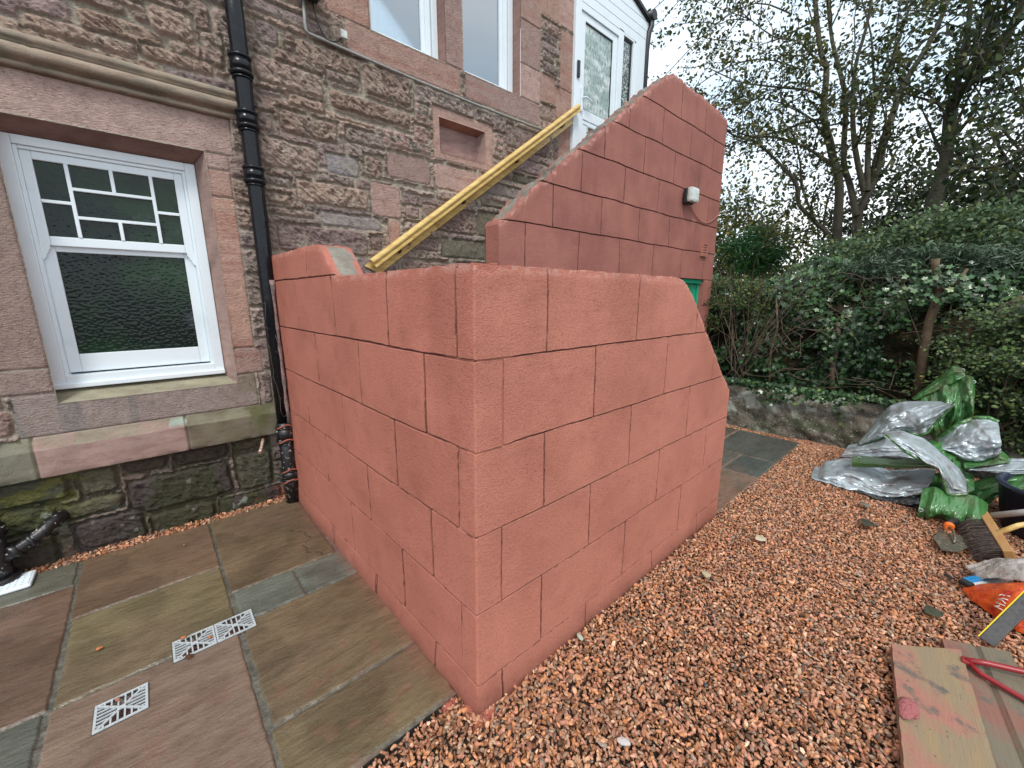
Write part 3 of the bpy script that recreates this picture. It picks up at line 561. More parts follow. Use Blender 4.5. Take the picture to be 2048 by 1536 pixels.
# ================================================================== RENDERED BLOCK WALLS
def dense(a, b, step, keys, band=.012, fine=.0016):
    v = list(np.arange(a, b, step))+[a, b]
    for k in keys: v += list(np.arange(k-band, k+band+1e-6, fine))
    v = np.unique(np.round([x for x in v if a <= x <= b], 5)); keep = [v[0]]
    for x in v[1:]:
        if x-keep[-1] > fine*.6: keep.append(x)
    keep[-1] = b; return np.array(keep)
def block_panel(name, mat_, parent, O, U, Nrm, u0, u1, z0, top, rows, joints, colour, thick=.15, groove=(.0030, .009), corner0=0, corner1=0, step=.012,
                seed=1, chips=.006, inner=True, gcol=.38, wob=.004, topcol=None, mortar_from=None, skirt=0):
    """rows: z of the horizontal grooves; joints: list of (zlo,zhi,[u...])"""
    O = np.array(O, float); U = np.array(U, float); Nn = np.array(Nrm, float)
    ju = sorted({round(j, 3) for _, _, js in joints for j in js})
    gw, gd = groove; band = gw*2+wob+.003; fine = gw*.55
    us = dense(u0, u1, step, ju, band, fine)
    if corner0 or corner1:
        r = .008; ex = []
        if corner0: ex += list(u0+np.linspace(.293*r, r, 6)-.293*r)
        if corner1: ex += list(u1-np.linspace(.293*r, r, 6)+.293*r)
        us = np.unique(np.round(np.concatenate([us, ex]), 5))
    tz = np.array([top(u) for u in us]); tmax = tz.max()
    zs = dense(z0, tmax, step, [q for q in rows if q < tmax], band, fine)
    tj = tz+(fbm(us*55, us*0, seed, 3)-.5)*chips*2
    Ug, Zg = np.meshgrid(us, zs, indexing='ij'); TT = tj[:, None]
    Zg = np.minimum(Zg, TT)
    d = np.zeros(Ug.shape)
    h = np.ones(Ug.shape)*9; 
    for k, q in enumerate(rows):
        zz = q+(vnoise(us*3.1, us*0+k, seed+3)-.5)*wob*1.6+(vnoise(us*17, us*0+k, seed+9)-.5)*wob*.5
        h = np.minimum(h, np.abs(Zg-zz[:, None])/(.55 if gw > .0045 else .8))
    for k, (a, b, js) in enumerate(joints):
        for j in js:
            uu = j+(vnoise(zs*4, zs*0+j*7, seed+5)-.5)*wob*1.6+(vnoise(zs*30, zs*0+j*9, seed+6)-.5)*wob*.4
            m = (Zg > a) & (Zg < b)
            h = np.where(m, np.minimum(h, np.abs(Ug-uu[None, :])), h)
    wv = gw*(.8+.5*fbm(Ug*12, Zg*12, seed+11))
    dep = gd*np.clip(1.25-h/wv, 0, 1)**.5*(h < wv*1.25)
    lip = .0012*np.exp(-((h-wv*1.7)/.0016)**2)*(fbm(Ug*50, Zg*50, seed+13) > .45)
    und = (fbm(Ug*2.2, Zg*2.2, seed+20, 3)-.5)*.010+(fbm(Ug*10, Zg*10, seed+21, 3)-.5)*.0025
    edge = sstep(.03, 0, TT-Zg); und -= edge*(.004+.012*np.maximum(0, fbm(Ug*26, Zg*26, seed+30, 3)-.42)*chips*160)*.8
    out = und-dep+lip
    if skirt: out += skirt*sstep(.12, 0, Zg)*(.6+.8*fbm(Ug*8, Zg*0, seed+33))
    cc = np.zeros(Ug.shape)
    r = .008
    UU = Ug.copy()
    if corner0:
        dd = np.clip(UU-u0+.293*r, 0, r); cc += r-np.sqrt(np.maximum(r*r-(r-dd)**2, 0)); UU = UU+(.293*r)*np.clip(1-(UU-u0)/.04, 0, 1)
        fade = sstep(0, .03, Ug-u0); out = out*fade-dep*(1-fade)
    if corner1:
        dd = np.clip(u1-UU+.293*r, 0, r); cc += r-np.sqrt(np.maximum(r*r-(r-dd)**2, 0)); UU = UU-(.293*r)*np.clip(1-(u1-UU)/.04, 0, 1)
        fade = sstep(0, .03, u1-Ug); out = out*fade-dep*(1-fade)
    out = out-cc
    P = O+UU[..., None]*U+Zg[..., None]*np.array((0, 0, 1))+out[..., None]*Nn
    C = np.array(colour)*np.ones(Ug.shape+(1,))
    g = (h < wv*1.3)[..., None]; C = np.where(g, C*gcol, C)  # groove sides darkened in colour for shade as well as dirt
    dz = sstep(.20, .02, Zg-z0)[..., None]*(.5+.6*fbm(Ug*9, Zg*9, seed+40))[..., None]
    C = C*(1-(.42 if z0 < .5 else 0)*np.clip(dz*1.15, 0, 1))                                     # damp foot, deepened by contact shade painted into the colour
    ew = .055 if chips > .015 else .03
    pt = sstep(.54, .60, fbm(Ug*34, Zg*60, seed+41, 3))[..., None]*sstep(ew, ew*.3, TT-Zg)[..., None]
    C = C*(1-.6*pt)+np.array((.58, .33, .28))*.6*pt
    if corner0 or corner1: P[..., 0] += .020*np.clip(P[..., 2]/1.6, 0, 1)*np.exp(-((P[..., 0]-.71)**2+(P[..., 1]-.985)**2)/.12)
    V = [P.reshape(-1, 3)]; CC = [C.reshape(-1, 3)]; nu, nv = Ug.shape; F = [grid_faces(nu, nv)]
    # top strip across the wall's thickness, crumbled
    nt = 9; n0 = nu*nv
    tt = np.linspace(0, 1, nt); TU, TV = np.meshgrid(us, tt, indexing='ij')
    front = P[:, -1, :]
    TP = front[:, None, :]-(TV*thick)[..., None]*Nn
    TP[..., 2] += ((fbm(TU*30, TV*5, seed+50, 3)-.5)*.014+(fbm(TU*90, TV*14, seed+51, 2)-.5)*.010)*(2.6 if chips > .015 else 1)*np.sin(np.clip(TV, 0, 1)*PI)
    TC = (np.array((.23, .21, .175))*(.4+1.0*fbm(TU*25, TV*4, seed+52))[..., None]) if mortar_from is not None else np.array(colour)*(.85+.3*fbm(TU*20, TV*4, seed+52))[..., None]
    if mortar_from is not None:
        rim = (np.abs(TV-.5) > (.20+.30*fbm(TU*22, TV*3, seed+54))) | (TU < mortar_from[0]) | (TU > mortar_from[1])
        TC = np.where(rim[..., None], np.array(topcol or colour)*(.8+.35*fbm(TU*40, TV*9, seed+53))[..., None], TC)
    V.append(TP.reshape(-1, 3)); CC.append(TC.reshape(-1, 3)); F.append(grid_faces(nu, nt)+n0); n1 = n0+nu*nt
    # back
    B = np.stack([TP[:, -1, :], TP[:, -1, :]], 1).copy(); B[:, 1, 2] = z0
    V.append(B.reshape(-1, 3)); CC.append(np.array(colour)*np.ones((nu*2, 1))*.9); F.append(grid_faces(nu, 2)+n1); n2 = n1+nu*2
    # end caps
    for e, ui in ((0, 0), (1, nu-1)):
        fr = P[ui]; k = 8; s = np.linspace(0, 1, k)
        E = fr[:, None, :]-(s*thick)[None, :, None]*Nn
        E = E+((fbm(E[..., 2]*14, s[None, :]*2+fr[:, 2:3]*0, seed+60)-.5)*.006)[..., None]*U*np.sin(s*PI)[None, :, None]
        E[-1, :, 2] = TP[ui, np.round(s*(nt-1)).astype(int), 2]
        V.append(E.reshape(-1, 3)); CC.append(np.array(colour)*np.ones((nv*k, 1))); F.append(grid_faces(nv, k)+n2); n2 += nv*k
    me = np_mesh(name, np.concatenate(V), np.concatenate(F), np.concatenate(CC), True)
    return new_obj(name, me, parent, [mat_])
low = empty('low_block_wall', (.71, .985, 0), 'low salmon red rendered wall scored into blocks, its sharp corner facing the gravel', 'wall')
RC = (.505, .198, .142)
ROWS = [.113, .413, .713, 1.013, 1.313]
ev = [1.04, 1.64, 2.24]; od = [.826, 1.34, 1.94, 2.52]
EVB = [u-.71 for u in ev]; ODB = [u-.71 for u in od]
def topB(u):
    x = .71+u
    t = 1.602 if x > .8 else 1.602-.006
    if x > 1.93:
        q = [(1.93, 1.604), (2.0, 1.600), (2.06, 1.588), (2.11, 1.562), (2.17, 1.52), (2.37, 1.325), (2.68, 1.04), (2.79, .955), (2.845, .90)]
        t = np.interp(x, [a for a, _ in q], [b for _, b in q])
    return float(t)
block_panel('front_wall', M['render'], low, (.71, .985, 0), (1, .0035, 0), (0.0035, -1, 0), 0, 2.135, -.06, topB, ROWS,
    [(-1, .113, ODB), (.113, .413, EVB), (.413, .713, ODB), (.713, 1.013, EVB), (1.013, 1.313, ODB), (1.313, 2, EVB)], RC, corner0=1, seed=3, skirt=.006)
dA = np.array((.678-.71, 3.30-.985)); LA = float(np.hypot(*dA)); dA /= LA
evA = [1.072, 1.52, 2.10, 2.705]; odA = [1.265, 1.835, 2.43, 3.055]
EVA = [LA-(y-.985) for y in evA]; ODA = [LA-(y-.985) for y in odA]
def topA(u):
    y = .985+LA-u
    q = [(.9, 1.602), (1.03, 1.602), (1.8, 1.600), (2.02, 1.600), (2.06, 1.61), (2.20, 1.748), (2.27, 1.768), (2.5, 1.775), (3.0, 1.775), (3.4, 1.785)]
    return float(np.interp(y, [a for a, _ in q], [b for _, b in q]))
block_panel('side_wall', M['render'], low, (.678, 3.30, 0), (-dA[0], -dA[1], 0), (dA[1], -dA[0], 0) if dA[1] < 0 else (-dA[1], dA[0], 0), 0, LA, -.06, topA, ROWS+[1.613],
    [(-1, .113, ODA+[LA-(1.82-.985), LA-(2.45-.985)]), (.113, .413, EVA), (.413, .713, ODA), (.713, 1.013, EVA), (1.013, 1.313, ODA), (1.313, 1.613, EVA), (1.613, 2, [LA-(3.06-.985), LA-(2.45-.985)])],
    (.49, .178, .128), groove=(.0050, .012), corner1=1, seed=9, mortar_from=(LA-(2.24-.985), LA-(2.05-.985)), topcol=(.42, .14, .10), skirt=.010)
# crumbled feet of render at the corner
def lump(name, c, s, mat_, parent=None, seed=1, amp=.35, sub=3, flat=0):
    bm = bmesh.new(); bmesh.ops.create_icosphere(bm, subdivisions=sub, radius=1)
    for v in bm.verts:
        n = float(fbm(v.co.x*1.7+seed*3.1, v.co.y*1.7+v.co.z*1.3+seed, seed, 4))-.5
        n2 = float(fbm(v.co.x*6+seed, v.co.y*6-v.co.z*5, seed+5, 3))-.5
        v.co *= 1+amp*2*n+amp*.7*n2
        v.co = Vector((v.co.x*s[0]+c[0], v.co.y*s[1]+c[1], v.co.z*s[2]+c[2]))
    me = bpy.data.meshes.new(name); bm.to_mesh(me); bm.free()
    for p in me.polygons: p.use_smooth = True
    return new_obj(name, me, parent, [mat_])
M['foot'] = mat('crumbled_red_render', (.36, .10, .07), .85, bumps=[(60, 1, .015)], var=[(30, .5, .7, (.2, .06, .045))])
lump('wall_foot', (.735, .972, -.030), (.055, .028, .030), M['foot'], low, 2)
lump('wall_foot', (.700, 1.03, -.032), (.022, .05, .030), M['foot'], low, 5)
lump('wall_foot', (.658, 1.092, -.022), (.032, .020, .020), M['foot'], low, 8)
# ---- the tall stair wall
tall = empty('stair_wall', (3.5, 2.18, 0), 'tall sloping dark salmon wall scored into blocks, with a broken top edge and a green cellar door', 'wall')
FC = (.345, .136, .106)
CX0 = 1.83
def topC(u):
    x = CX0+u
    q = [(1.83, 1.975), (1.88, 2.03), (2.047, 2.175), (2.344, 2.395), (2.659, 2.625), (3.08, 2.928), (3.427, 3.19), (3.90, 3.512), (3.97, 3.55), (4.02, 3.556), (4.52, 3.535), (5.18, 3.512), (5.25, 3.492)]
    return float(np.interp(x, [a for a, _ in q], [b for _, b in q]))
g0 = [2.07, 2.672, 3.242, 3.824, 4.418, 4.980]; g1 = [2.358, 2.953, 3.534, 4.109, 4.684]; g2 = [2.678, 3.268, 3.842, 4.378, 4.972]; g3 = [2.38, 2.96, 3.551, 4.122, 4.672]; g4 = [3.29, 3.853, 4.423, 4.951]; g5 = [4.167, 4.705]
sh = lambda L: [a-CX0 for a in L]
block_panel('upper_wall', M['render_far'], tall, (CX0, 2.18, 0), (1, 0, 0), (0, -1, 0), 0, 3.42, 1.722, topC, [2.02, 2.32, 2.62, 2.92, 3.22],
    [(1.72, 2.02, sh(g0)), (2.02, 2.32, sh(g1)), (2.32, 2.62, sh(g2)), (2.62, 2.92, sh(g3)), (2.92, 3.22, sh(g4)), (3.22, 3.6, sh(g5))], FC, thick=.14,
    groove=(.0042, .010), step=.02, seed=23, chips=.030, mortar_from=(.05, 2.15), topcol=(.32, .13, .10), wob=.007, gcol=.35)
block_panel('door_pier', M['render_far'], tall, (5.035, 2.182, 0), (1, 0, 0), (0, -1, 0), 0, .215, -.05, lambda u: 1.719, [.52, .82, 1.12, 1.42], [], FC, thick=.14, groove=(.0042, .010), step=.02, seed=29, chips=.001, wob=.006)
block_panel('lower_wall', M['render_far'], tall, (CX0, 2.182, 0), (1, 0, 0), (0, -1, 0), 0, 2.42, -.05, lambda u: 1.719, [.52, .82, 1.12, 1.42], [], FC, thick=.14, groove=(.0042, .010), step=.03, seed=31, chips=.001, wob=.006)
dr = MB(); dr.box((4.25, 2.21, 1.672), (5.035, 2.27, 1.717), bev=.004); dr.box((4.25, 2.21, 0), (4.30, 2.27, 1.67), bev=.004); dr.box((4.998, 2.235, 0), (5.032, 2.27, 1.67), bev=.003)
fr = dr.build('door_frame', M['green_door'], tall)
dl = MB(); x = 4.30
while x < 4.99: dl.box((x+.002, 2.255, .03), (min(x+.088, 4.995), 2.285, 1.668), bev=.004); x += .09
dd_ = dl.build('cellar_door', M['green_door'], tall); tag(dd_, 'bright green boarded cellar door'); 
vb = MB()
for k in range(4): vb.box((4.875, 2.158, 1.993+k*.030), (4.985, 2.169, 2.006+k*.030), bev=.002)
for k in range(6): vb.box((4.872+k*.0225, 2.160, 1.985), (4.876+k*.0225, 2.168, 2.11), bev=.001)
ring(vb, 4.860, 5.0, 1.975, 2.118, .012, 2.154, 2.19, bev=.003)
M['terra'] = mat('terracotta_grille', (.36, .15, .11), .8, bumps=[(80, .5, .004)])
vn = vb.build('air_vent', M['terra'], tall); vk = MB(); vk.box((4.868, 2.1700, 1.98), (4.992, 2.1765, 2.112)); vk.build('vent_back', M['dark'], vn)  # back is a dark sheet standing in for shade inside the vent
# steps behind the walls and the landing they climb to
M['concrete'] = mat('grey_concrete', (.24, .22, .20), .85, bumps=[(40, .5, .01)], var=[(12, .5, .7, (.15, .14, .12))])
st = MB(); st.box((2.0, 2.325, -.05), (5.24, 3.24, .74)) if 0 else None
n = 11
for k in range(n):
    xk = 1.55+k*.215; st.box((xk, 2.325, -.04), (xk+.215 if k < n-1 else 5.22, 3.235, .75+.178*(k+1)))
st.box((.84, 1.145, -.04), (1.55, 3.235, .745))
for k in range(4): st.box((1.55+k*.28, 1.145, -.04), (1.83+k*.28, 2.315 if k < 1 else 2.175, .745-.15*(k+1)+.001))
st.build('concrete_steps', M['concrete'], tall)
# ---- wall lamp and its cable
lt = empty('wall_lamp', (4.47, 2.18, 2.56), 'square white weathered bulkhead lamp on the tall red wall', 'lamp')
q = MB(); q.box((4.325, 2.075, 2.478), (4.495, 2.135, 2.622), bev=.025); q.build('lamp_cover', M['lampwhite'], lt)
q = MB(); q.box((4.315, 2.13, 2.470), (4.485, 2.165, 2.612), bev=.008); q.box((4.36, 2.16, 2.50), (4.44, 2.178, 2.58)); q.build('lamp_base', M['dark'], lt)
q = MB(); pts = []
for i in range(15):
    t = i/14; pts.append((4.48+t*.775, 2.166, 2.475-.150*math.sin(t*PI)**.9-.0+t*.03))
q.tube(pts, .0055, 6); q.build('cable', M['terra'], lt)
# ================================================================== DOWNPIPE
dp = empty('downpipe', (.643, 3.22, 0), 'black cast iron downpipe fixed between the sash window and the red wall', 'pipe')
dpx = .640; dpy = 3.205
q = MB(); q.tube([(dpx+.004, dpy, z) for z in (.62, 1.5, 2.24, 3.0, 5.2)], .048, 20); q.build('pipe', M['black'], dp)
q = MB(); q.tube([(dpx, dpy, z) for z in (.0, .3, .62)], .049, 20); lo_ = q.build('lower_pipe', M['black_old'], dp)
def collar(z0, z1, m_, R=.062):
    q = MB(); q.tube([(dpx+.002, dpy, z0-.03), (dpx+.002, dpy, z0-.018)], .055, 20)
    q.tube([(dpx+.002, dpy, z0-.012), (dpx+.002, dpy, z0), (dpx+.002, dpy, z0+.014)], [R*.96, R+.004, R*.94], 20); q.tube([(dpx+.002, dpy, z0+.01), (dpx+.002, dpy, z1-.008)], R-.004, 20)
    q.tube([(dpx+.002, dpy, z1-.010), (dpx+.002, dpy, z1), (dpx+.002, dpy, z1+.010)], [R*.96, R+.003, R*.9], 20)
    q.build('collar', m_, dp)
for a, b in ((2.845, 2.935), (2.552, 2.632), (2.235, 2.315)): collar(a, b, M['black'])
for a, b in ((.485, .585), (.178, .255)): collar(a, b, M['foot'] if 0 else M['black_old'])
for z in (.60, .49, .262, .18):
    pts = [(dpx+.064*math.cos(a), dpy+.064*math.sin(a), z+.012*math.sin(a*3)) for a in np.linspace(-2.6, .6, 14)]
    q = MB(); q.tube(pts, .0055, 6); q.build('render_splash', M['foot'], dp)
M['weep'] = mat('pink_grey_smear', (.27, .17, .16), .8, bumps=[(60, .8, .01)], var=[(16, .45, .6, (.10, .08, .08))])
q = MB(); q.tube([(dpx+.022, dpy-.046, z) for z in np.linspace(.62, 1.62, 14)], [.008+.012*random.random() for _ in range(14)], 8); q.build('mortar_smear', M['weep'], dp)
# bare vine hanging beside the pipe
vn2 = MB(); rnd = random.Random(3)
for s in range(2):
    x, z = dpx-.02+rnd.uniform(-.03, .03), 1.75-rnd.uniform(0, .5); pts = [(x, dpy-.052, z)]
    for k in range(12):
        x += rnd.uniform(-.02, .02); x = min(max(x, dpx-.062), dpx+.03); z -= rnd.uniform(.04, .10); pts.append((x, dpy-.054-abs(rnd.gauss(0, .006)), z))
    vn2.tube([p for p in pts if p[2] > .3], .0016, 4)
    for p in pts[::2]:
        if p[2] > .3: vn2.tube([p, (p[0]+rnd.uniform(-.04, .04), p[1]-.006, p[2]+rnd.uniform(-.04, .02))], .0012, 4)
M['vine'] = mat('dry_vine', (.11, .09, .07), .8)
tag(vn2.build('dry_creeper', M['vine']), 'bare dried creeper stems clinging to the lower black downpipe', 'creeper')
# ================================================================== HANDRAIL
hr = empty('handrail', (2.6, 3.22, 2.6), 'varnished pine handrail on a sloping board along the stone wall', 'handrail')
a = Vector((1.435, 3.22, 1.765)); b = Vector((3.80, 3.22, 3.475)); dv = (b-a); Ln = dv.length; ang = math.atan2(dv.z, dv.x)
MR = Matrix.Translation(a) @ Matrix.Rotation(-ang, 4, 'Y')
q = MB(); yy = lambda y: y-3.22
q.add([MR @ Vector(p) for p in [(-.005, .052, -.078), (Ln+.0, .052, -.078), (Ln+.0, .076, -.078), (-.005, .076, -.078), (-.075, .052, .04), (Ln-.06, .052, .04), (Ln-.06, .076, .04), (-.075, .076, .04)]],
      [(0, 3, 2, 1), (4, 5, 6, 7), (0, 1, 5, 4), (1, 2, 6, 5), (2, 3, 7, 6), (3, 0, 4, 7)]); q.build('backing_board', M['rail'], hr)
prof = [(-.031, .016), (-.034, .028), (-.030, .042), (-.016, .050), (0, .052), (.016, .050), (.030, .042), (.034, .028), (.031, .016), (.016, .010), (.014, .004), (.024, -.004), (.024, -.020), (.012, -.026), (-.012, -.026), (-.024, -.020), (-.024, -.004), (-.014, .004), (-.016, .010)]
q = MB(); q.prism([(y_, z_+.012) for y_, z_ in prof], -.03, Ln+.10, MR); q.build('rail', M['rail'], hr)
for f in (.085, .365, .645, .925):
    q = MB(); x = Ln*f
    q.tube([MR @ Vector(p) for p in ((x, .05, -.030), (x, .040, -.030))], .017, 12)
    q.tube([MR @ Vector(p) for p in ((x, .042, -.03), (x, .02, -.036), (x, .004, -.028), (x, 0, -.006))], .0055, 8)
    q.tube([MR @ Vector(p) for p in ((x-.025, 0, -.006), (x+.025, 0, -.006))], .006, 8); q.build('bracket', M['brass'], hr)
# ================================================================== wires on the stone wall
q = MB(); q.tube([(x, 3.262, z) for x, z in ((1.065, 3.46), (1.060, 3.30), (1.062, 3.262), (1.078, 3.246), (1.2, 3.243), (1.37, 3.236), (1.85, 3.220), (2.44, 3.212), (3.13, 3.214), (3.5, 3.225))], .010, 8)
tag(q.build('conduit', mat('grey_conduit', (.28, .28, .27), .5, var=[(20, .5, .7, (.17, .16, .15))])), 'thin grey conduit running under the upper window sills', 'conduit')
fl = empty('floodlight', (1.09, 3.25, 3.47), 'small black floodlight box at the top edge beside the upper window', 'light')
q = MB(); q.box((1.03, 3.16, 3.437), (1.15, 3.26, 3.54), bev=.01); q.build('housing', M['dark'], fl)
q = MB(); q.tube([(x, 3.255, z) for x, z in ((1.123, 3.44), (1.125, 3.40), (1.135, 3.363), (1.147, 3.32), (1.166, 3.282), (1.19, 3.256), (1.213, 3.248), (1.24, 3.254), (1.266, 3.267), (1.30, 3.30))], .0045, 6); q.build('lead', M['dark'], fl)
q = MB(); q.box((1.292, 3.235, 3.295), (1.335, 3.262, 3.345), bev=.008); q.build('junction_cap', M['lampwhite'], fl)
# overflow and waste pipes
q = MB(); q.tube([(.519, 3.34, .505), (.505, 3.27, .495), (.475, 3.19, .462), (.458, 3.155, .447)], .010, 10); tag(q.build('overflow_pipe', M['copper']), 'thin painted copper overflow pipe poking from the stone plinth', 'pipe')
q = MB(); q.tube([(.71, 3.31, 2.72), (.712, 3.26, 2.72)], .013, 10); tag(q.build('vent_stub', M['dark']), 'tiny black pipe stub right of the downpipe', 'pipe')
wp = empty('waste_pipe', (-.7, 3.25, 0), 'black elbowed waste pipe low on the mossy stone wall at the left edge', 'pipe')
q = MB(); q.tube([(-.515, 3.38, .262), (-.535, 3.31, .268), (-.565, 3.27, .258), (-.60, 3.25, .225), (-.68, 3.235, .180), (-.76, 3.23, .14)], .034, 14); q.build('elbow', M['black_old'], wp)
for p, d in (((-.628, 3.243, .208), (-.645, 3.240, .199)), ((-.685, 3.236, .178), (-.715, 3.233, .163))):
    q = MB(); q.tube([p, d], .043, 14); q.build('coupling', M['black_old'], wp)
q = MB(); q.tube([(-.775, 3.235, -.02), (-.775, 3.235, .10), (-.775, 3.235, .36)], .055, 16); q.tube([(-.775, 3.235, .01), (-.775, 3.235, .05)], .075, 16); q.tube([(-.775, 3.235, .28), (-.775, 3.235, .33)], .068, 16); q.build('stack', M['black_old'], wp)
# ================================================================== GROUND
g = np_mesh('ground', [(-60, -60, -.045), (60, -60, -.045), (60, 60, -.045), (-60, 60, -.045)], [[0, 1, 2, 3]]); go = new_obj('ground', g, None, [M['earth']]); tag(go, kind='structure')
# patio: riven slabs, mortar joints, wells under the grates
SL = [(-.47, .118, 2.642, 3.25, (.19, .128, .088)), (-.462, .116, 2.058, 2.632, (.18, .150, .09)), (-.47, .112, 1.118, 2.046, (.215, .155, .122)),
      (.132, .66, 2.345, 3.27, (.175, .130, .085)), (.140, .418, 2.078, 2.333, (.125, .140, .125)), (.430, .70, 2.078, 2.333, (.135, .150, .135)), (.136, .72, 1.437, 2.066, (.165, .125, .080)), (.126, .70, 1.118, 1.423, (.165, .130, .078)),
      (-1.5, -.492, 2.985, 3.25, (.145, .145, .12)), (-1.5, -.482, 2.068, 2.970, (.19, .125, .095)), (-1.5, -.488, 1.118, 2.052, (.13, .14, .125))]
GR = [(-.115, 2.001, .0), (.036, 2.001, .0), (-.345, 1.822, .0)]
GW, GH = .149, .133
def patio():
    xs = snap(-1.5, .70, .0075, [g[0] for g in GR]+[g[0]+GW for g in GR]); ys = snap(1.105, 3.26, .0075, [g[1] for g in GR]+[g[1]+GH for g in GR])
    xs = np.unique(np.concatenate([xs, np.arange(.108, .145, .0025), np.arange(-.5, -.455, .0025)])); ys = np.unique(np.concatenate([ys]+[np.arange(k-.012, k+.012, .0025) for k in (2.637, 2.052, 2.34, 2.072, 1.43, 2.977, 2.06)]))
    X, Y = np.meshgrid(xs, ys, indexing='ij'); Z = np.full(X.shape, -.009); C = np.array((.115, .11, .09))*(.5+1.0*fbm(X*40, Y*40, 3))[..., None]
    wx = X+(fbm(X*30, Y*30, 1)-.5)*.010; wy = Y+(fbm(X*30, Y*30, 2)-.5)*.010
    Z += (fbm(X*60, Y*60, 8)-.5)*.006
    for i, (a, b, c, d, col) in enumerate(SL):
        dd = np.minimum(np.minimum(wx-a, b-wx), np.minimum(wy-c, d-wy)); k = dd > 0
        ang = [.5, .3, .7, .9, .2, -.4, .15, .25, .1, .6, .3][i]
        u = X*math.cos(ang)+Y*math.sin(ang); v = -X*math.sin(ang)+Y*math.cos(ang)
        h = (fbm(u*4+i*9, v*9+i*5, i, 4)-.5)*.010; led = np.round(fbm(u*2.2+i*3, v*5+i, 30+i, 3)*7)/7*.006-.003
        zz = -.004+.004*sstep(0, .006, dd)+h*.5+led*sstep(0, .02, dd)*.6
        Z = np.where(k, zz, Z)
        m = fbm(u*2.0+i, v*6+i*3, 50+i, 5)[..., None]; m2 = fbm(X*3+i*2, Y*3, 70+i, 4)[..., None]
        cc = np.array(col)*np.array((.88, .86, .80))*(.6+.8*m); tint = sstep(.5, .72, m2); cc = cc*(1-.35*tint)+np.array((.15, .095, .07))*.35*tint if i not in (4, 5, 8, 10) else cc
        wet = sstep(.52, .60, fbm(X*2.6+3*i, Y*2.6, 90+i, 4))[..., None]; cc = cc*(1-.22*wet)
        C = np.where(k[..., None], cc, C)
    # a hairline crack in the top right slab, scuffs of red paint beside the rendered wall and on the joints
    cr = np.abs(X-(.56+.03*np.sin(Y*22)+.012*np.sin(Y*61))) < .0035; k = cr & (Y > 2.36) & (Y < 2.78); Z = np.where(k, Z-.006, Z); C = np.where(k[..., None], C*.4, C)
    red = (sstep(.055, .0, .675-X)*(.3+.9*fbm(X*30, Y*12, 120)))[..., None]; red = np.clip(red, 0, 1)*.5; C = C*(1-red)+np.array((.24, .10, .07))*red
    sp = sstep(.62, .70, fbm(X*11, Y*16, 130, 4))[..., None]*sstep(2.0, 1.5, Y)[..., None]*.35; C = C*(1-sp)+np.array((.20, .10, .07))*sp
    for gx, gy, _ in GR:
        k = (X > gx-1e-4) & (X < gx+GW+1e-4) & (Y > gy-1e-4) & (Y < gy+GH+1e-4); Z = np.where(k, -.036+(fbm(X*50, Y*50, 7)-.5)*.02, Z); C = np.where(k[..., None], np.array((.10, .05, .04))*(.4+1.2*fbm(X*60, Y*60, 9))[..., None], C)
    P = np.stack([X, Y, Z], -1); n0 = X.size
    cx = (X[:-1, :-1]+X[1:, 1:])/2
    F = grid_faces(len(xs), len(ys))
    # front edge of the paving, its shadow gap painted in as near-black
    e = np.stack([P[:, 0], P[:, 0]], 1).copy(); e[:, 1, 2] = -.07
    V = np.concatenate([P.reshape(-1, 3), e.reshape(-1, 3)]); CC = np.concatenate([C.reshape(-1, 3), np.tile((.05, .05, .045), (len(xs)*2, 1))])
    F = np.concatenate([F, grid_faces(len(xs), 2)+n0])
    o = new_obj('patio', np_mesh('patio', V, F, CC, True), None, [M['slab']]); tag(o, kind='structure')
patio()
def path():
    SP = [(4.19, 4.985, .992, 1.585, (.12, .125, .11)), (3.35, 4.175, 1.29, 1.75, (.16, .15, .125)), (3.70, 4.175, .992, 1.275, (.115, .13, .12)), (2.87, 3.685, .992, 1.275, (.21, .155, .115)),
          (4.19, 4.985, 1.60, 2.17, (.15, .115, .09)), (2.87, 3.33, 1.29, 2.17, (.14, .14, .12)), (3.345, 4.175, 1.765, 2.17, (.16, .12, .09))]
    xs = np.arange(2.78, 5.0, .012); ys = np.arange(.985, 2.19, .012); X, Y = np.meshgrid(xs, ys, indexing='ij')
    Z = np.full(X.shape, -.006); C = np.array((.24, .17, .13))*np.ones(X.shape+(1,))
    for i, (a, b, c, d, col) in enumerate(SP):
        dd = np.minimum(np.minimum(X-a, b-X), np.minimum(Y-c, d-Y)); k = dd > 0
        Z = np.where(k, (fbm(X*4+i, Y*6, i)-.5)*.006, Z); cc = np.array(col)*.7*(.7+.6*fbm(X*3+i, Y*9, 60+i, 4))[..., None]
        rd = sstep(.45, .65, fbm(X*5, Y*5, 77, 4))[..., None]*.55*sstep(4.1, 3.3, X)[..., None]; cc = cc*(1-rd)+np.array((.24, .13, .09))*rd
        C = np.where(k[..., None], cc, C)
    P = np.stack([X, Y, Z], -1); o = new_obj('path', np_mesh('path', P.reshape(-1, 3), grid_faces(len(xs), len(ys)), C.reshape(-1, 3), True), None, [M['slab']]); tag(o, kind='structure')
path()
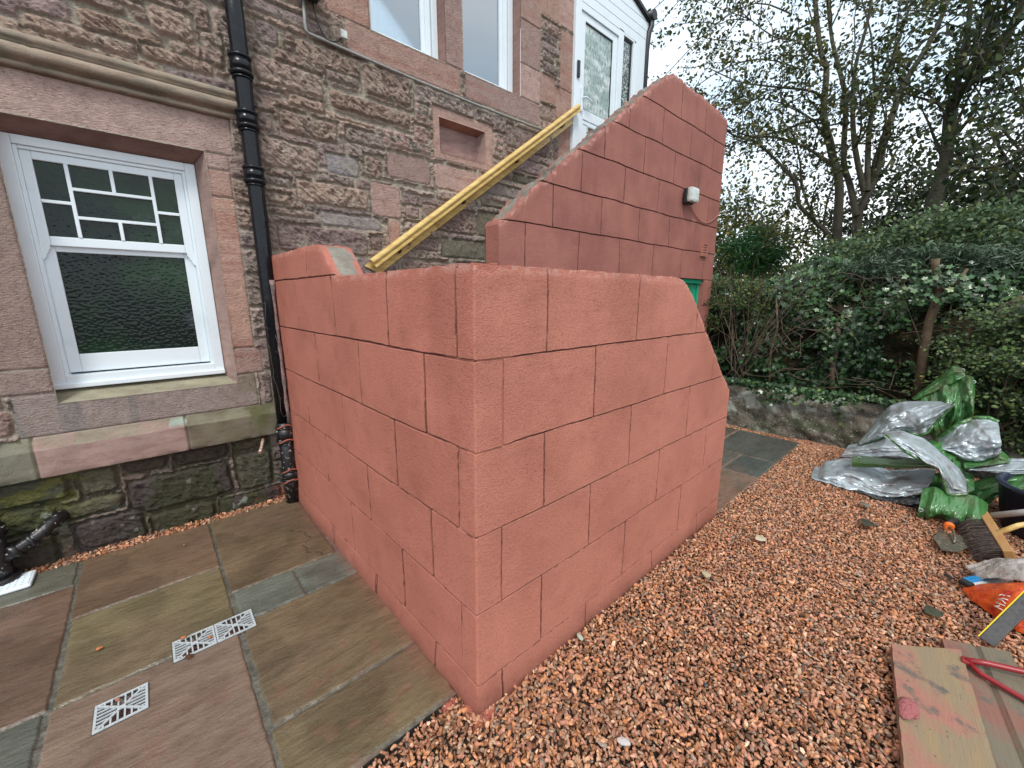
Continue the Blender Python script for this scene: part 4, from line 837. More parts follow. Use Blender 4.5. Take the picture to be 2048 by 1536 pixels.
# ---- gravel: crushed chips, each a faceted stone
def gravel():
    bm = bmesh.new(); bmesh.ops.create_icosphere(bm, subdivisions=1, radius=1); bv = np.array([v.co[:] for v in bm.verts]); bf = np.array([[v.index for v in f.verts] for f in bm.faces]); bm.free()
    pts = []
    def fill(x0, x1, y0, y1, sp, z, jit=.55):
        a = np.arange(x0, x1, sp); b = np.arange(y0, y1, sp); A, B = np.meshgrid(a, b, indexing='ij')
        A = A+RNG.uniform(-jit, jit, A.shape)*sp; B = B+RNG.uniform(-jit, jit, B.shape)*sp
        pts.append(np.stack([A.ravel(), B.ravel(), np.full(A.size, z)], 1))
    fill(-.35, 5.12, -1.25, 1.10, .0160, -.022); fill(-.35, 5.12, -1.25, 1.10, .0158, -.006)
    fill(-1.0, .62, 3.245, 3.40, .015, -.012); fill(-1.0, .62, 3.245, 3.40, .016, -.001)
    fill(4.985, 5.16, .98, 2.3, .016, -.014); fill(4.9, 5.3, .4, 1.0, .016, -.004)
    p = np.concatenate(pts)
    x, y = p[:, 0], p[:, 1]
    ok = ~((x > .70) & (x < 2.86) & (y > .975) & (y < 1.3)) & ~((x < .69) & (y > 1.098) & (y < 3.24)) & ~((x > 2.79) & (x < 4.98) & (y > .985) & (y < 1.5))
    ok &= ~((x < .3) & (y < .6))                      # hidden under the photographer's feet
    p = p[ok]; n = len(p)
    p[:, 2] += (fbm(p[:, 0]*2.2, p[:, 1]*2.2, 4)-.5)*.018
    s = RNG.uniform(.0058, .0118, n)*np.where(RNG.random(n) < .06, 1.35, 1)
    sc = np.stack([s*RNG.uniform(.95, 1.55, n), s*RNG.uniform(.55, .9, n), s*RNG.uniform(.4, .72, n)], 1)
    k = len(bv); V = bv[None]*(1+RNG.uniform(-.28, .22, (n, k, 1)))+RNG.uniform(-.12, .12, (n, k, 3))
    V = V*sc[:, None, :]
    ax = RNG.normal(size=(n, 4)); ax /= np.linalg.norm(ax, axis=1, keepdims=True)
    tl = RNG.random(n) < .6; ax[tl, 1] *= .35; ax[tl, 2] *= .35; ax /= np.linalg.norm(ax, axis=1, keepdims=True)
    w, a, b, c = ax.T
    Rm = np.stack([1-2*(b*b+c*c), 2*(a*b-w*c), 2*(a*c+w*b), 2*(a*b+w*c), 1-2*(a*a+c*c), 2*(b*c-w*a), 2*(a*c-w*b), 2*(b*c+w*a), 1-2*(a*a+b*b)], -1).reshape(n, 3, 3)
    V = np.einsum('nij,nkj->nki', Rm, V)+p[:, None, :]
    pal = np.array([(.58, .27, .12), (.54, .30, .16), (.46, .23, .14), (.66, .40, .24), (.26, .12, .06), (.40, .28, .19), (.20, .12, .07), (.72, .50, .33), (.15, .11, .08), (.34, .27, .21), (.56, .27, .17)])
    wt = np.array([17, 15, 17, 6, 14, 9, 7, 1.5, 2.5, 3, 13], float); wt /= wt.sum()
    c = pal[RNG.choice(len(pal), n, p=wt)]*RNG.uniform(.55, 1.15, (n, 1))*np.array((1.0, .93, .93)); dk = RNG.random(n) < .003; c[dk] = (.03, .03, .035)
    F = (bf[None]+(np.arange(n)*k)[:, None, None]).reshape(-1, 3)
    o = new_obj('gravel', np_mesh('gravel', V.reshape(-1, 3), F, np.repeat(c, k, 0), False), None, [M['gravel']]); tag(o, kind='stuff')
    tag(o, 'loose red and buff gravel chips', 'gravel')
    print('gravel stones', n)
gravel()
# ---- drain grates
def grate(x, y, lab, rz=0):
    m = MB(); z = -.001; t = .006; w, h = GW, GH; b = .008
    ring2 = [((0, 0), (w, b)), ((0, h-b), (w, h)), ((0, b), (b, h-b)), ((w-b, b), (w, h-b))]
    for (a0, b0), (a1, b1) in ring2: m.box((a0, b0, z), (a1, b1, z+t), bev=.001)
    def bar(p, q, r=.0032):
        d = Vector((q[0]-p[0], q[1]-p[1], 0)); L_ = d.length; a = math.atan2(d.y, d.x)
        MM = Matrix.Translation((p[0], p[1], z)) @ Matrix.Rotation(a, 4, 'Z'); m.box((0, -r, .0003), (L_, r, t-.0004), MM)
    cx, cy = w/2, h/2; gx, gy = .016, .012
    for sx in (-1, 1):
        for sy in (-1, 1): bar((cx+sx*gx*.4, cy+sy*gy*.4), (cx+sx*(w/2-b*.6), cy+sy*(h/2-b*.6)), .004)
    m.box((cx-.012, cy-.008, z+.0002), (cx+.012, cy+.008, z+t+.0006), bev=.001)
    for k in range(1, 7):                                     # side fans: horizontal bars; top and bottom: upright bars
        f = (k-3.5)/3.5; yb = cy+f*(h/2-b); xin = abs(yb-cy)*(w/2)/(h/2)+.006
        bar((b*.5, yb), (cx-xin, yb), .0026); bar((cx+xin, yb), (w-b*.5, yb), .0026)
        xb = cx+f*(w/2-b); yin = abs(xb-cx)*(h/2)/(w/2)+.006
        bar((xb, b*.5), (xb, cy-yin), .0026); bar((xb, cy+yin), (xb, h-b*.5), .0026)
    o = m.build('drain_grate', M['steel'], recalc=False); o.location = (x, y, .002); o.rotation_euler.z = rz
    tag(o, lab, 'drain grate', 'square cast drain grates let into the paving')
grate(*GR[0][:2], 'left one of the touching pair of square drain grates'); grate(*GR[1][:2], 'right one of the touching pair of square drain grates'); grate(*GR[2][:2], 'single square drain grate lying apart in the nearest brown slab')
gc = MB(); gc.box((-1.0, 3.095, .002), (-.652, 3.262, .022), bev=.012)
for r_ in range(6):
    for c_ in range(14): gc.box((-.985+c_*.0235, 3.110+r_*.024, .021), (-.985+c_*.0235+.015, 3.110+r_*.024+.013, .0245), bev=0)
tag(gc.build('gully_cover', M['white']), 'white plastic gully cover beside the black waste pipe', 'gully cover')
# ---- fallen leaves
def fallen(x, y, z, s, col, rz, lab, grp=None):
    n = 9; V = []; F = []
    for i in range(n):
        t = i/(n-1); wd = math.sin(PI*t**.8)*.32*s; zc = .10*s*math.sin(PI*t)
        for j in (-1, 0, 1): V.append((t*s-s/2, j*wd, zc+abs(j)*.12*s*(1 if i % 2 else .8)))
    for i in range(n-1):
        for j in range(2): F.append((i*3+j, (i+1)*3+j, (i+1)*3+j+1, i*3+j+1))
    me = np_mesh('fallen_leaf', V, np.array(F), np.tile(col, (len(V), 1))*RNG.uniform(.8, 1.1, (len(V), 1)), True)
    o = new_obj('fallen_leaf', me, None, [M['fallen']]); o.location = (x, y, z); o.rotation_euler = (.15, .1, rz)
    md = o.modifiers.new('thick', 'SOLIDIFY'); md.thickness = .0006
    tag(o, lab, 'leaf', grp)
fallen(-.352, 2.30, .008, .026, (.50, .18, .06), .2, 'small orange leaf on the green brown slab left of the paired grates')
fallen(-.075, 2.128, .010, .026, (.50, .17, .06), .4, 'orange leaf at the top edge of the left paired grate')
fallen(.015, 2.05, .012, .022, (.48, .17, .08), .7, 'orange leaf lying on the bars of the left paired grate')
fallen(-.065, 1.985, .010, .034, (.10, .045, .02), .3, 'dark curled leaf at the front edge of the left paired grate')
fallen(-.02, 3.02, .008, .014, (.55, .25, .10), .9, 'tiny pale leaf on the brown slab nearest the gravel strip')
fallen(-.282, 1.93, .010, .02, (.45, .16, .08), 1.1, 'orange leaf on the single drain grate')
fallen(2.68, .655, .016, .085, (.48, .42, .30), -.5, 'pale dry leaf on the gravel in front of the path')
fallen(2.09, .745, .016, .075, (.42, .36, .24), .5, 'pale dry leaf on the gravel close to the low wall')
fallen(3.40, .24, .016, .13, (.05, .05, .035), -.2, 'dark rotting leaf on the gravel before the tarpaulin')
fallen(3.72, .30, .016, .10, (.16, .16, .13), .5, 'grey leaf on the gravel before the tarpaulin')
fallen(2.62, -.105, .016, .10, (.05, .055, .035), -.6, 'dark long leaf beside the weathered boards')
fallen(3.05, -.14, .014, .06, (.025, .02, .02), .4, 'black leaf between the trowel and the orange sack')
fallen(1.5, .83, .02, .045, (.30, .33, .26), 1.2, 'pale green stone like leaf against the foot of the low wall') if 0 else None
def slate(x, y, s, col, rz, lab):
    o = lump('loose_stone', (0, 0, 0), (s, s*.55, s*.28), mat('pale_stone', col, .7, bumps=[(60, .6, .01)]), None, int(x*100), .2, 2); o.location = (x, y, .012); o.rotation_euler.z = rz; tag(o, lab, 'stone')
slate(1.255, .945, .022, (.36, .40, .32), 1.2, 'pale greenish stone at the foot of the low red wall')
slate(1.02, .565, .026, (.46, .42, .40), -1.0, 'pale grey oblong stone in the near gravel')
slate(.315, 1.065, .016, (.70, .72, .72), .4, 'white stone where the paving edge meets the gravel')
# ================================================================== RIGHT-HAND SIDE: old wall, bank, hedge, trees
def old_wall():
    ys = np.arange(-4, 7, .02); n = len(ys)
    def xf(y): return 5.10+.05*np.sin(y*1.3)+.25*sstep(.55, -.2, y)-.0
    prof = [(0, -.06), (.0, .05), (.005, .15), (.01, .26), (.03, .36), (.06, .415), (.12, .44), (.22, .45), (.42, .44)]
    V = np.zeros((n, len(prof), 3)); 
    for j, (dx, z) in enumerate(prof): V[:, j] = np.stack([xf(ys)+dx, ys, np.full(n, z)], 1)
    # refine vertically
    m = 34; t = np.linspace(0, len(prof)-1, m); i0 = np.minimum(t.astype(int), len(prof)-2); f = (t-i0)[None, :, None]
    P = V[:, i0]*(1-f)+V[:, i0+1]*f
    a = fbm(P[..., 1]*4, P[..., 2]*7, 5, 4); b = fbm(P[..., 1]*14, P[..., 2]*18, 6, 4)
    P[..., 0] -= (a-.5)*.12+(b-.5)*.05; P[..., 2] += (a-.5)*.07*(P[..., 2] > .3)
    C = np.array((.15, .13, .105))*(.5+1.0*b)[..., None]; w = sstep(.52, .66, fbm(P[..., 1]*9, P[..., 2]*11, 9, 4))[..., None]; C = C*(1-w)+np.array((.36, .36, .31))*w
    g = sstep(.5, .68, fbm(P[..., 1]*5, P[..., 2]*6, 19, 4))[..., None]; C = C*(1-g*.5)+np.array((.05, .075, .03))*g*.5
    o = new_obj('garden_wall', np_mesh('garden_wall', P.reshape(-1, 3), grid_faces(n, m), C.reshape(-1, 3), True), None, [M['oldwall']])
    tag(o, 'low old lichen-spotted rubble wall under the ivy hedge', 'wall')
old_wall()
def bank():
    xs = np.linspace(5.35, 60, 60); ys = np.linspace(-40, 40, 90); X, Y = np.meshgrid(xs, ys, indexing='ij')
    Z = .42+.010*(X-5.3)+(fbm(X*.6, Y*.6, 3)-.5)*.15; P = np.stack([X, Y, Z], -1)
    o = new_obj('bank', np_mesh('bank', P.reshape(-1, 3), grid_faces(60, 90), None, True), None, [M['soil']]); tag(o, kind='structure')
bank()
SHAPES = {
 'oval': np.array([(0, -.5), (.26, -.18), (.24, .18), (0, .5), (-.24, .18), (-.26, -.18)]),
 'ivy': np.array([(0, -.38), (.34, -.42), (.30, -.10), (.52, .10), (.16, .20), (0, .55), (-.16, .20), (-.52, .10), (-.30, -.10), (-.34, -.42)]),
 'small': np.array([(0, -.5), (.32, 0), (0, .5), (-.32, 0)]),
 'frond': np.array([(0, -.6), (.10, -.1), (0, .6), (-.10, -.1)])}
def leaves(name, P, size, pal, wts, mat_, parent=None, shape='oval', nrm=None, tilt=1.0, rng=RNG, shade=None):
    n = len(P); sh = SHAPES[shape]; k = len(sh)
    N_ = rng.normal(size=(n, 3)); N_ /= np.linalg.norm(N_, axis=1, keepdims=True)
    if nrm is not None: N_ = N_*tilt+np.asarray(nrm)[None]
    N_ /= np.linalg.norm(N_, axis=1, keepdims=True)
    A = rng.normal(size=(n, 3)); A -= N_*(A*N_).sum(1, keepdims=True); A /= np.linalg.norm(A, axis=1, keepdims=True); B = np.cross(N_, A)
    s = size*rng.uniform(.6, 1.35, n)
    V = P[:, None, :]+(sh[None, :, 0:1]*A[:, None, :]+sh[None, :, 1:2]*B[:, None, :])*s[:, None, None]
    V = V+N_[:, None, :]*(np.abs(sh[None, :, 0:1])*.35*s[:, None, None]*rng.uniform(-.4, 1, (n, 1, 1)))
    pal = np.array(pal, float); w = np.array(wts, float); w /= w.sum()
    c = pal[rng.choice(len(pal), n, p=w)]*rng.uniform(.6, 1.35, (n, 1))
    F = np.arange(n*k).reshape(n, k)
    return new_obj(name, np_mesh(name, V.reshape(-1, 3), F, np.repeat(c, k, 0), False), parent, [mat_])
rt = random.Random(21)
def rv(s=1.0): return Vector((rt.gauss(0, s), rt.gauss(0, s), rt.gauss(0, s)))
def grow_limb(mb, pts, r0, r1, out, depth, blen, nb, up=.15, spread=.9, leafr=.010, n=6):
    P = [Vector(p) for p in pts]
    m = len(P); R = [r0+(r1-r0)*i/(m-1) for i in range(m)]
    # smooth catmull
    Q = []; RR = []
    for i in range(m-1):
        p0, p1, p2, p3 = P[max(i-1, 0)], P[i], P[i+1], P[min(i+2, m-1)]
        for k in range(3):
            t = k/3; Q.append(.5*((2*p1)+(p2-p0)*t+(2*p0-5*p1+4*p2-p3)*t*t+(3*p1-p0-3*p2+p3)*t**3)); RR.append(R[i]+(R[i+1]-R[i])*t)
    Q.append(P[-1]); RR.append(R[-1]); mb.tube(Q, RR, max(n, 4), cap=False)
    if depth <= 0: return
    L_ = len(Q)
    for _ in range(nb):
        i = rt.randint(int(L_*.22) if depth > 1 else 1, L_-1); d0 = (Q[min(i+1, L_-1)]-Q[max(i-1, 0)]).normalized()
        d = (d0*.55+rv(spread)*.55+Vector((0, 0, up))).normalized(); ln = blen*rt.uniform(.6, 1.3)
        pp = [Q[i]]; cur = Q[i].copy(); ns = 5
        for k in range(ns):
            d = (d+rv(.16)+Vector((0, 0, -.03))).normalized(); cur = cur+d*ln/ns; pp.append(cur.copy())
        rb = min(RR[i]*.55, .03 if depth > 1 else .009)
        if depth == 1:
            mb.tube(pp, [rb, rb*.8, rb*.7, rb*.5, rb*.4, .0015], 3, cap=False); out.append(pp)
        else:
            grow_limb(mb, pp, max(rb, .008), .004, out, depth-1, blen*.52, max(3, int(nb*.75)), up*.5, spread, leafr, 4)
            out.append(pp)
def twig_points(out, per, jit, rng=RNG):
    P = []
    for pp in out:
        a = np.array([p[:] for p in pp]); t = rng.uniform(.15, 1, per)*(len(a)-1); i = np.minimum(t.astype(int), len(a)-2); f = (t-i)[:, None]
        P.append(a[i]*(1-f)+a[i+1]*f)
    P = np.concatenate(P); return P+rng.normal(size=P.shape)*jit
def inview(P, mar=1.35, near=1.0):
    """drop leaves far outside the region the yard looks at"""
    Rm = np.array(cam.rotation_euler.to_matrix()); q = (P-np.array(cam.location)) @ Rm
    z = -q[:, 2]; return (z > near) & (np.abs(q[:, 0]/z) < 1.268*mar) & (np.abs(q[:, 1]/z) < .951*mar)
OLIVE = [(.070, .092, .020), (.048, .070, .018), (.12, .13, .028), (.036, .050, .016), (.18, .15, .03), (.10, .065, .02)]
OW = [22, 22, 14, 20, 6, 5]
GREENS = [(.035, .075, .022), (.05, .10, .03), (.025, .05, .02), (.09, .12, .03), (.02, .035, .016)]
GW_ = [20, 18, 22, 8, 18]
LIMBS={
 'A':([(8.6, 1.633, 2.163), (8.56, 1.665, 2.797), (8.51, 1.711, 3.309), (8.47, 1.846, 3.728), (8.42, 2.013, 4.284), (8.38, 2.037, 4.535), (8.33, 2.055, 4.966), (8.29, 2.148, 5.2), (8.24, 2.306, 5.939), (8.2, 2.437, 6.706)],0.1,0.035),
 'A1':([(8.4, 2.042, 4.544), (8.24, 2.186, 4.671), (8.08, 2.527, 4.784), (7.92, 2.812, 4.865), (7.76, 3.146, 4.996), (7.6, 3.545, 5.27)],0.035,0.01),
 'A2':([(8.3, 2.047, 4.952), (8.08, 2.208, 5.119), (7.85, 2.348, 5.274), (7.62, 2.625, 5.364), (7.4, 3.0, 5.734)],0.03,0.01),
 'B':([(8.8, 1.4, 2.159), (8.88, 1.471, 2.81), (8.95, 1.43, 3.057), (9.03, 1.352, 3.43), (9.1, 1.323, 3.936), (9.18, 1.23, 4.693), (9.25, 1.036, 5.191), (9.33, 0.913, 5.743), (9.4, 0.868, 6.307)],0.11,0.03),
 'C':([(8.8, 1.473, 2.801), (8.86, 1.62, 3.283), (8.91, 1.779, 3.739), (8.97, 1.878, 4.621), (9.03, 2.052, 5.191), (9.09, 2.215, 5.666), (9.14, 2.376, 6.339), (9.2, 2.512, 7.067)],0.07,0.025),
 'D':([(8.8, 1.425, 3.169), (8.72, 1.616, 3.826), (8.64, 1.707, 4.379), (8.56, 1.743, 4.926), (8.48, 1.666, 5.4), (8.4, 1.641, 5.837)],0.06,0.02),
 'E':([(8.8, 1.383, 3.162), (8.96, 1.509, 4.017), (9.12, 1.526, 4.584), (9.28, 1.434, 5.142), (9.44, 1.391, 5.646), (9.6, 1.335, 6.23)],0.06,0.02),
 'E1':([(9.1, 1.523, 4.577), (9.07, 1.611, 5.043), (9.03, 1.703, 5.533), (9.0, 1.88, 6.054)],0.03,0.012),
 'L':([(8.6, 1.674, 2.238), (8.46, 1.922, 2.715), (8.31, 2.163, 3.014), (8.17, 2.218, 3.348), (8.03, 2.477, 3.683), (7.89, 2.807, 4.039), (7.74, 3.125, 4.191), (7.6, 3.483, 4.637)],0.06,0.015),
 'L2':([(8.5, 1.835, 3.6), (8.3, 2.225, 3.917), (8.1, 2.612, 4.106), (7.9, 2.891, 4.132), (7.7, 3.155, 4.293)],0.035,0.01),
 'L3':([(8.5, 1.932, 2.721), (8.38, 2.162, 3.268), (8.25, 2.209, 3.634), (8.12, 2.322, 4.035), (8.0, 2.554, 4.397)],0.03,0.01),
 'L4':([(8.5, 1.986, 2.656), (8.3, 2.312, 2.527), (8.1, 2.555, 2.755)],0.025,0.008),
}
LIMBS2={
 'A':([(7.6, 0.557, 2.164), (7.66, 0.532, 2.664), (7.71, 0.496, 3.198), (7.77, 0.542, 3.861), (7.83, 0.377, 4.118), (7.89, 0.25, 4.326), (7.94, 0.141, 4.823), (8.0, 0.102, 5.261)],0.11,0.04),
 'B':([(7.7, 0.495, 3.195), (7.67, 0.5, 3.548), (7.65, 0.534, 4.188), (7.62, 0.532, 4.646), (7.6, 0.588, 5.109)],0.06,0.02),
 'C':([(7.8, 0.376, 4.108), (7.67, 0.365, 4.363), (7.53, 0.269, 4.584), (7.4, 0.255, 4.859)],0.04,0.015),
 'D':([(7.7, 0.495, 3.195), (7.47, 0.162, 2.974), (7.23, -0.079, 2.967), (7.0, -0.274, 3.041)],0.03,0.01),
}
TARP=[
('g',[(4.85, 0.218, 0.654), (4.85, 0.103, 0.835), (4.85, 0.024, 0.96), (4.85, -0.025, 0.956), (4.85, -0.05, 0.924)],[(4.8, 0.191, 0.651), (4.8, 0.099, 0.727), (4.8, -0.001, 0.807), (4.8, -0.059, 0.891)]),
('g',[(4.8, 0.163, 0.662), (4.8, 0.001, 0.867), (4.8, -0.065, 0.912), (4.8, -0.097, 0.902), (4.8, -0.109, 0.874)],[(4.7, 0.027, 0.326), (4.7, -0.032, 0.448), (4.7, -0.105, 0.538), (4.7, -0.141, 0.577)]),
('s',[(4.7, 0.487, 0.246), (4.7, 0.406, 0.452), (4.7, 0.343, 0.579), (4.7, 0.265, 0.633), (4.7, 0.143, 0.667), (4.7, -0.027, 0.699)],[(4.5, 0.453, 0.257), (4.5, 0.365, 0.326), (4.5, 0.212, 0.437), (4.5, 0.123, 0.423), (4.5, 0.079, 0.46), (4.5, -0.03, 0.724)]),
('s',[(4.55, 0.539, 0.209), (4.55, 0.413, 0.279), (4.55, 0.311, 0.351), (4.55, 0.197, 0.359), (4.55, 0.08, 0.306)],[(4.4, 0.57, 0.111), (4.4, 0.362, 0.17), (4.4, 0.236, 0.203), (4.4, 0.063, 0.247)]),
('g',[(4.5, 0.061, 0.387), (4.5, -0.01, 0.411), (4.5, -0.081, 0.375), (4.5, -0.142, 0.313), (4.5, -0.159, 0.228)],[(4.35, 0.082, 0.397), (4.35, -0.052, 0.297), (4.35, -0.102, 0.263), (4.35, -0.148, 0.249)]),
('s',[(4.6, 0.017, 0.385), (4.6, -0.078, 0.553), (4.6, -0.157, 0.615), (4.6, -0.217, 0.626), (4.6, -0.262, 0.605)],[(4.4, -0.038, 0.379), (4.4, -0.142, 0.321), (4.4, -0.208, 0.332), (4.4, -0.276, 0.381), (4.4, -0.301, 0.426)]),
('g',[(4.45, -0.136, 0.315), (4.45, -0.214, 0.329), (4.45, -0.278, 0.378), (4.45, -0.301, 0.432), (4.45, -0.352, 0.382)],[(4.35, -0.151, 0.269), (4.35, -0.216, 0.315), (4.35, -0.296, 0.359), (4.35, -0.348, 0.38)]),
('g',[(4.4, 0.03, 0.027), (4.4, -0.006, 0.155), (4.4, -0.047, 0.19), (4.4, -0.135, 0.249), (4.4, -0.201, 0.222)],[(4.3, 0.028, -0.127), (4.3, -0.061, -0.09), (4.3, -0.181, -0.04), (4.3, -0.241, 0.084)]),
('s',[(4.4, -0.17, 0.261), (4.4, -0.256, 0.328), (4.4, -0.348, 0.394), (4.4, -0.431, 0.42)],[(4.3, -0.179, 0.286), (4.3, -0.303, 0.306), (4.3, -0.438, 0.343)]),
('g',[(4.35, -0.209, 0.172), (4.35, -0.259, 0.229), (4.35, -0.311, 0.266), (4.35, -0.441, 0.338)],[(4.25, -0.28, 0.021), (4.25, -0.317, 0.141), (4.25, -0.374, 0.2), (4.25, -0.449, 0.255)]),
('s',[(4.35, 0.727, -0.068), (4.35, 0.662, 0.073), (4.35, 0.484, 0.163), (4.35, 0.259, 0.135), (4.35, -0.011, 0.223)],[(4.05, 0.663, -0.0), (4.05, 0.523, -0.034), (4.05, 0.388, -0.038), (4.05, 0.172, -0.006), (4.05, 0.011, 0.121)]),
('d',[(4.1, 0.409, 0.008), (4.1, 0.183, 0.039), (4.1, 0.026, 0.119)],[(4.0, 0.368, -0.016), (4.0, 0.142, -0.042), (4.0, 0.025, -0.023)]),
('o',[(4.2, 0.461, 0.224), (4.2, 0.394, 0.244), (4.2, 0.226, 0.267), (4.2, 0.037, 0.326)],[(4.15, 0.45, 0.147), (4.15, 0.318, 0.186), (4.15, 0.18, 0.227), (4.15, 0.015, 0.283)]),
('s',[(4.25, 0.309, 0.458), (4.25, 0.208, 0.501), (4.25, 0.086, 0.461), (4.25, -0.025, 0.365), (4.25, -0.124, 0.29), (4.25, -0.169, 0.219)],[(4.0, 0.275, 0.504), (4.0, 0.182, 0.418), (4.0, 0.054, 0.343), (4.0, -0.034, 0.329), (4.0, -0.094, 0.169), (4.0, -0.177, 0.196)]),
('g',[(4.0, 0.027, 0.161), (4.0, -0.029, 0.201), (4.0, -0.093, 0.178), (4.0, -0.178, 0.192), (4.0, -0.221, 0.199), (4.0, -0.277, 0.158)],[(3.85, 0.024, -0.028), (3.85, -0.01, -0.028), (3.85, -0.06, 0.037), (3.85, -0.179, 0.016), (3.85, -0.23, 0.039), (3.85, -0.277, 0.047)]),
]
LIMBS['A3'] = ([(8.25, 2.62, 5.9), (8.1, 3.1, 6.2), (7.8, 3.6, 6.0), (7.5, 4.1, 5.5), (7.2, 4.5, 5.0)], .016, .006)
LIMBS['A4'] = ([(8.3, 2.3, 5.0), (8.0, 2.9, 5.3), (7.7, 3.5, 5.2), (7.3, 4.1, 4.7), (7.1, 4.6, 4.2)], .015, .006)
LIMBS['A5'] = ([(8.4, 2.15, 4.3), (8.0, 2.8, 4.7), (7.6, 3.4, 4.5), (7.3, 3.9, 4.0)], .014, .006)
LIMBS['A6'] = ([(8.2, 2.75, 6.6), (7.9, 3.6, 6.9), (7.5, 4.4, 6.6), (7.1, 5.1, 6.0)], .016, .006)
def tree_main():
    t = empty('multi_stem_tree', (8.7, 1.55, .45), 'tall many-stemmed tree with thin olive leaves against the bright sky', 'tree')
    mb = MB(); out = []
    for k, (pts, r0, r1) in LIMBS.items():
        p = [tuple(q) for q in pts]
        if k in 'AB' or k == 'L': p = [(8.7, p[0][1]+.02, .3)]+p
        r0 *= .72; r1 *= .72
        grow_limb(mb, p, r0, r1, out, 2, 1.15 if k not in ('L4', 'E1') else .8, 7 if len(k) == 1 else 6, .18, .8)
    mb.build('trunk', M['bark'], t, recalc=False)
    P = twig_points(out, 30, .07)
    P = P[inview(P)]
    print('main leaves', len(P), 'twigs', len(out))
    leaves('crown', P, .058, OLIVE, OW, M['leaf'], t, 'oval')
tree_main()
def tree_right():
    t = empty('ivied_tree', (7.6, .8, .45), 'dark ivy-clad leaning tree with dense leaves at the upper right', 'tree')
    mb = MB(); out = []
    for k, (pts, r0, r1) in LIMBS2.items():
        p = [tuple(q) for q in pts]
        if k == 'A': p = [(7.6, .95, .3)]+p
        grow_limb(mb, p, r0*.8, r1*.8, out, 2, 1.25, 9, .1, .95)
    mb.build('trunk', M['bark_dark'], t, recalc=False)
    P = twig_points(out, 15, .08); P = P[inview(P)]; print('right leaves', len(P))
    leaves('crown', P, .07, [(.03, .055, .02), (.05, .075, .022), (.075, .085, .025), (.02, .033, .015), (.10, .10, .03)], [20, 20, 12, 20, 6], M['leaf'], t, 'oval')
tree_right()
def blob_tree(name, base, c, rad, n, size, pal, w, lab, trunk=.12, shape='oval', clump=26, group=None, mat_='leaf'):
    t = empty(name, base, lab, 'tree', group)
    mb = MB(); out = []
    b = Vector(base); cc = Vector(c)
    mb.tube([b, b.lerp(cc, .4)+Vector((.1, .1, 0)), b.lerp(cc, .8), cc+Vector((0, 0, rad[2]*.6))], [trunk, trunk*.8, trunk*.5, trunk*.15], 8, cap=False)
    ctr = []
    for i in range(clump):
        d = rv(1).normalized()*rt.uniform(.35, 1)**.5; q = Vector((cc.x+d.x*rad[0], cc.y+d.y*rad[1], cc.z+d.z*rad[2])); ctr.append(q[:])
        s = b.lerp(cc, rt.uniform(.35, 1)); mb.tube([s, s.lerp(q, .5)+rv(.08), q], [trunk*.22, trunk*.13, .006], 4, cap=False)
    mb.build('trunk', M['bark_dark'], t, recalc=False)
    ctr = np.array(ctr); i = RNG.integers(0, clump, n); sp = min(rad)*.42
    P = ctr[i]+RNG.normal(size=(n, 3))*sp*np.array((1, 1, .65)); P = P[inview(P)]
    leaves('crown', P, size, pal, w, M[mat_], t, shape)
    return t
YEL = [(.20, .17, .03), (.13, .13, .03), (.07, .09, .025), (.045, .06, .02), (.26, .19, .04)]
blob_tree('yellowing_tree', (12.5, 4.6, .5), (12.2, 4.6, 2.9), (1.3, 1.5, 1.9), 9000, .10, YEL, [10, 16, 18, 16, 5], 'yellowing autumn tree seen past the right end of the tall wall', clump=34)
blob_tree('pine_tree', (10, 3.15, .5), (9.8, 3.2, 2.55), (.5, .45, .45), 2600, .15, [(.03, .11, .025), (.02, .07, .02), (.05, .14, .03)], [1, 1, 1], 'small bright green conifer fronds between the wall and the many-stemmed tree', trunk=.05, shape='frond', clump=9)
DK = [(.022, .036, .015), (.035, .055, .018), (.06, .07, .022), (.016, .024, .012), (.09, .085, .025)]
k = [20, 18, 10, 20, 4]
blob_tree('tall_dark_tree', (11, -.9, .5), (10.6, -.6, 5.0), (1.7, 1.7, 3.2), 9500, .085, DK, k, 'tallest dense dark tree in the upper right corner', clump=60, trunk=.16)
blob_tree('spreading_tree', (12.0, 1.2, .5), (11.6, 1.0, 2.9), (1.3, 1.9, 1.1), 6500, .09, DK, k, 'low spreading dark tree filling the gap behind the leaning ivied trunk', clump=42)
blob_tree('distant_bush', (14, 5.2, .5), (14, 3.6, 1.9), (1.2, 2.6, .8), 6000, .12, OLIVE, OW, 'distant thin bush at the foot of the bright sky behind the hedge', clump=30, trunk=.06)
blob_tree('holly_bush', (10.2, .3, .5), (9.6, .0, 2.1), (.9, 1.3, 1.0), 9000, .09, DK, k, 'dark evergreen bush below the leaning ivied tree', clump=30, trunk=.07)
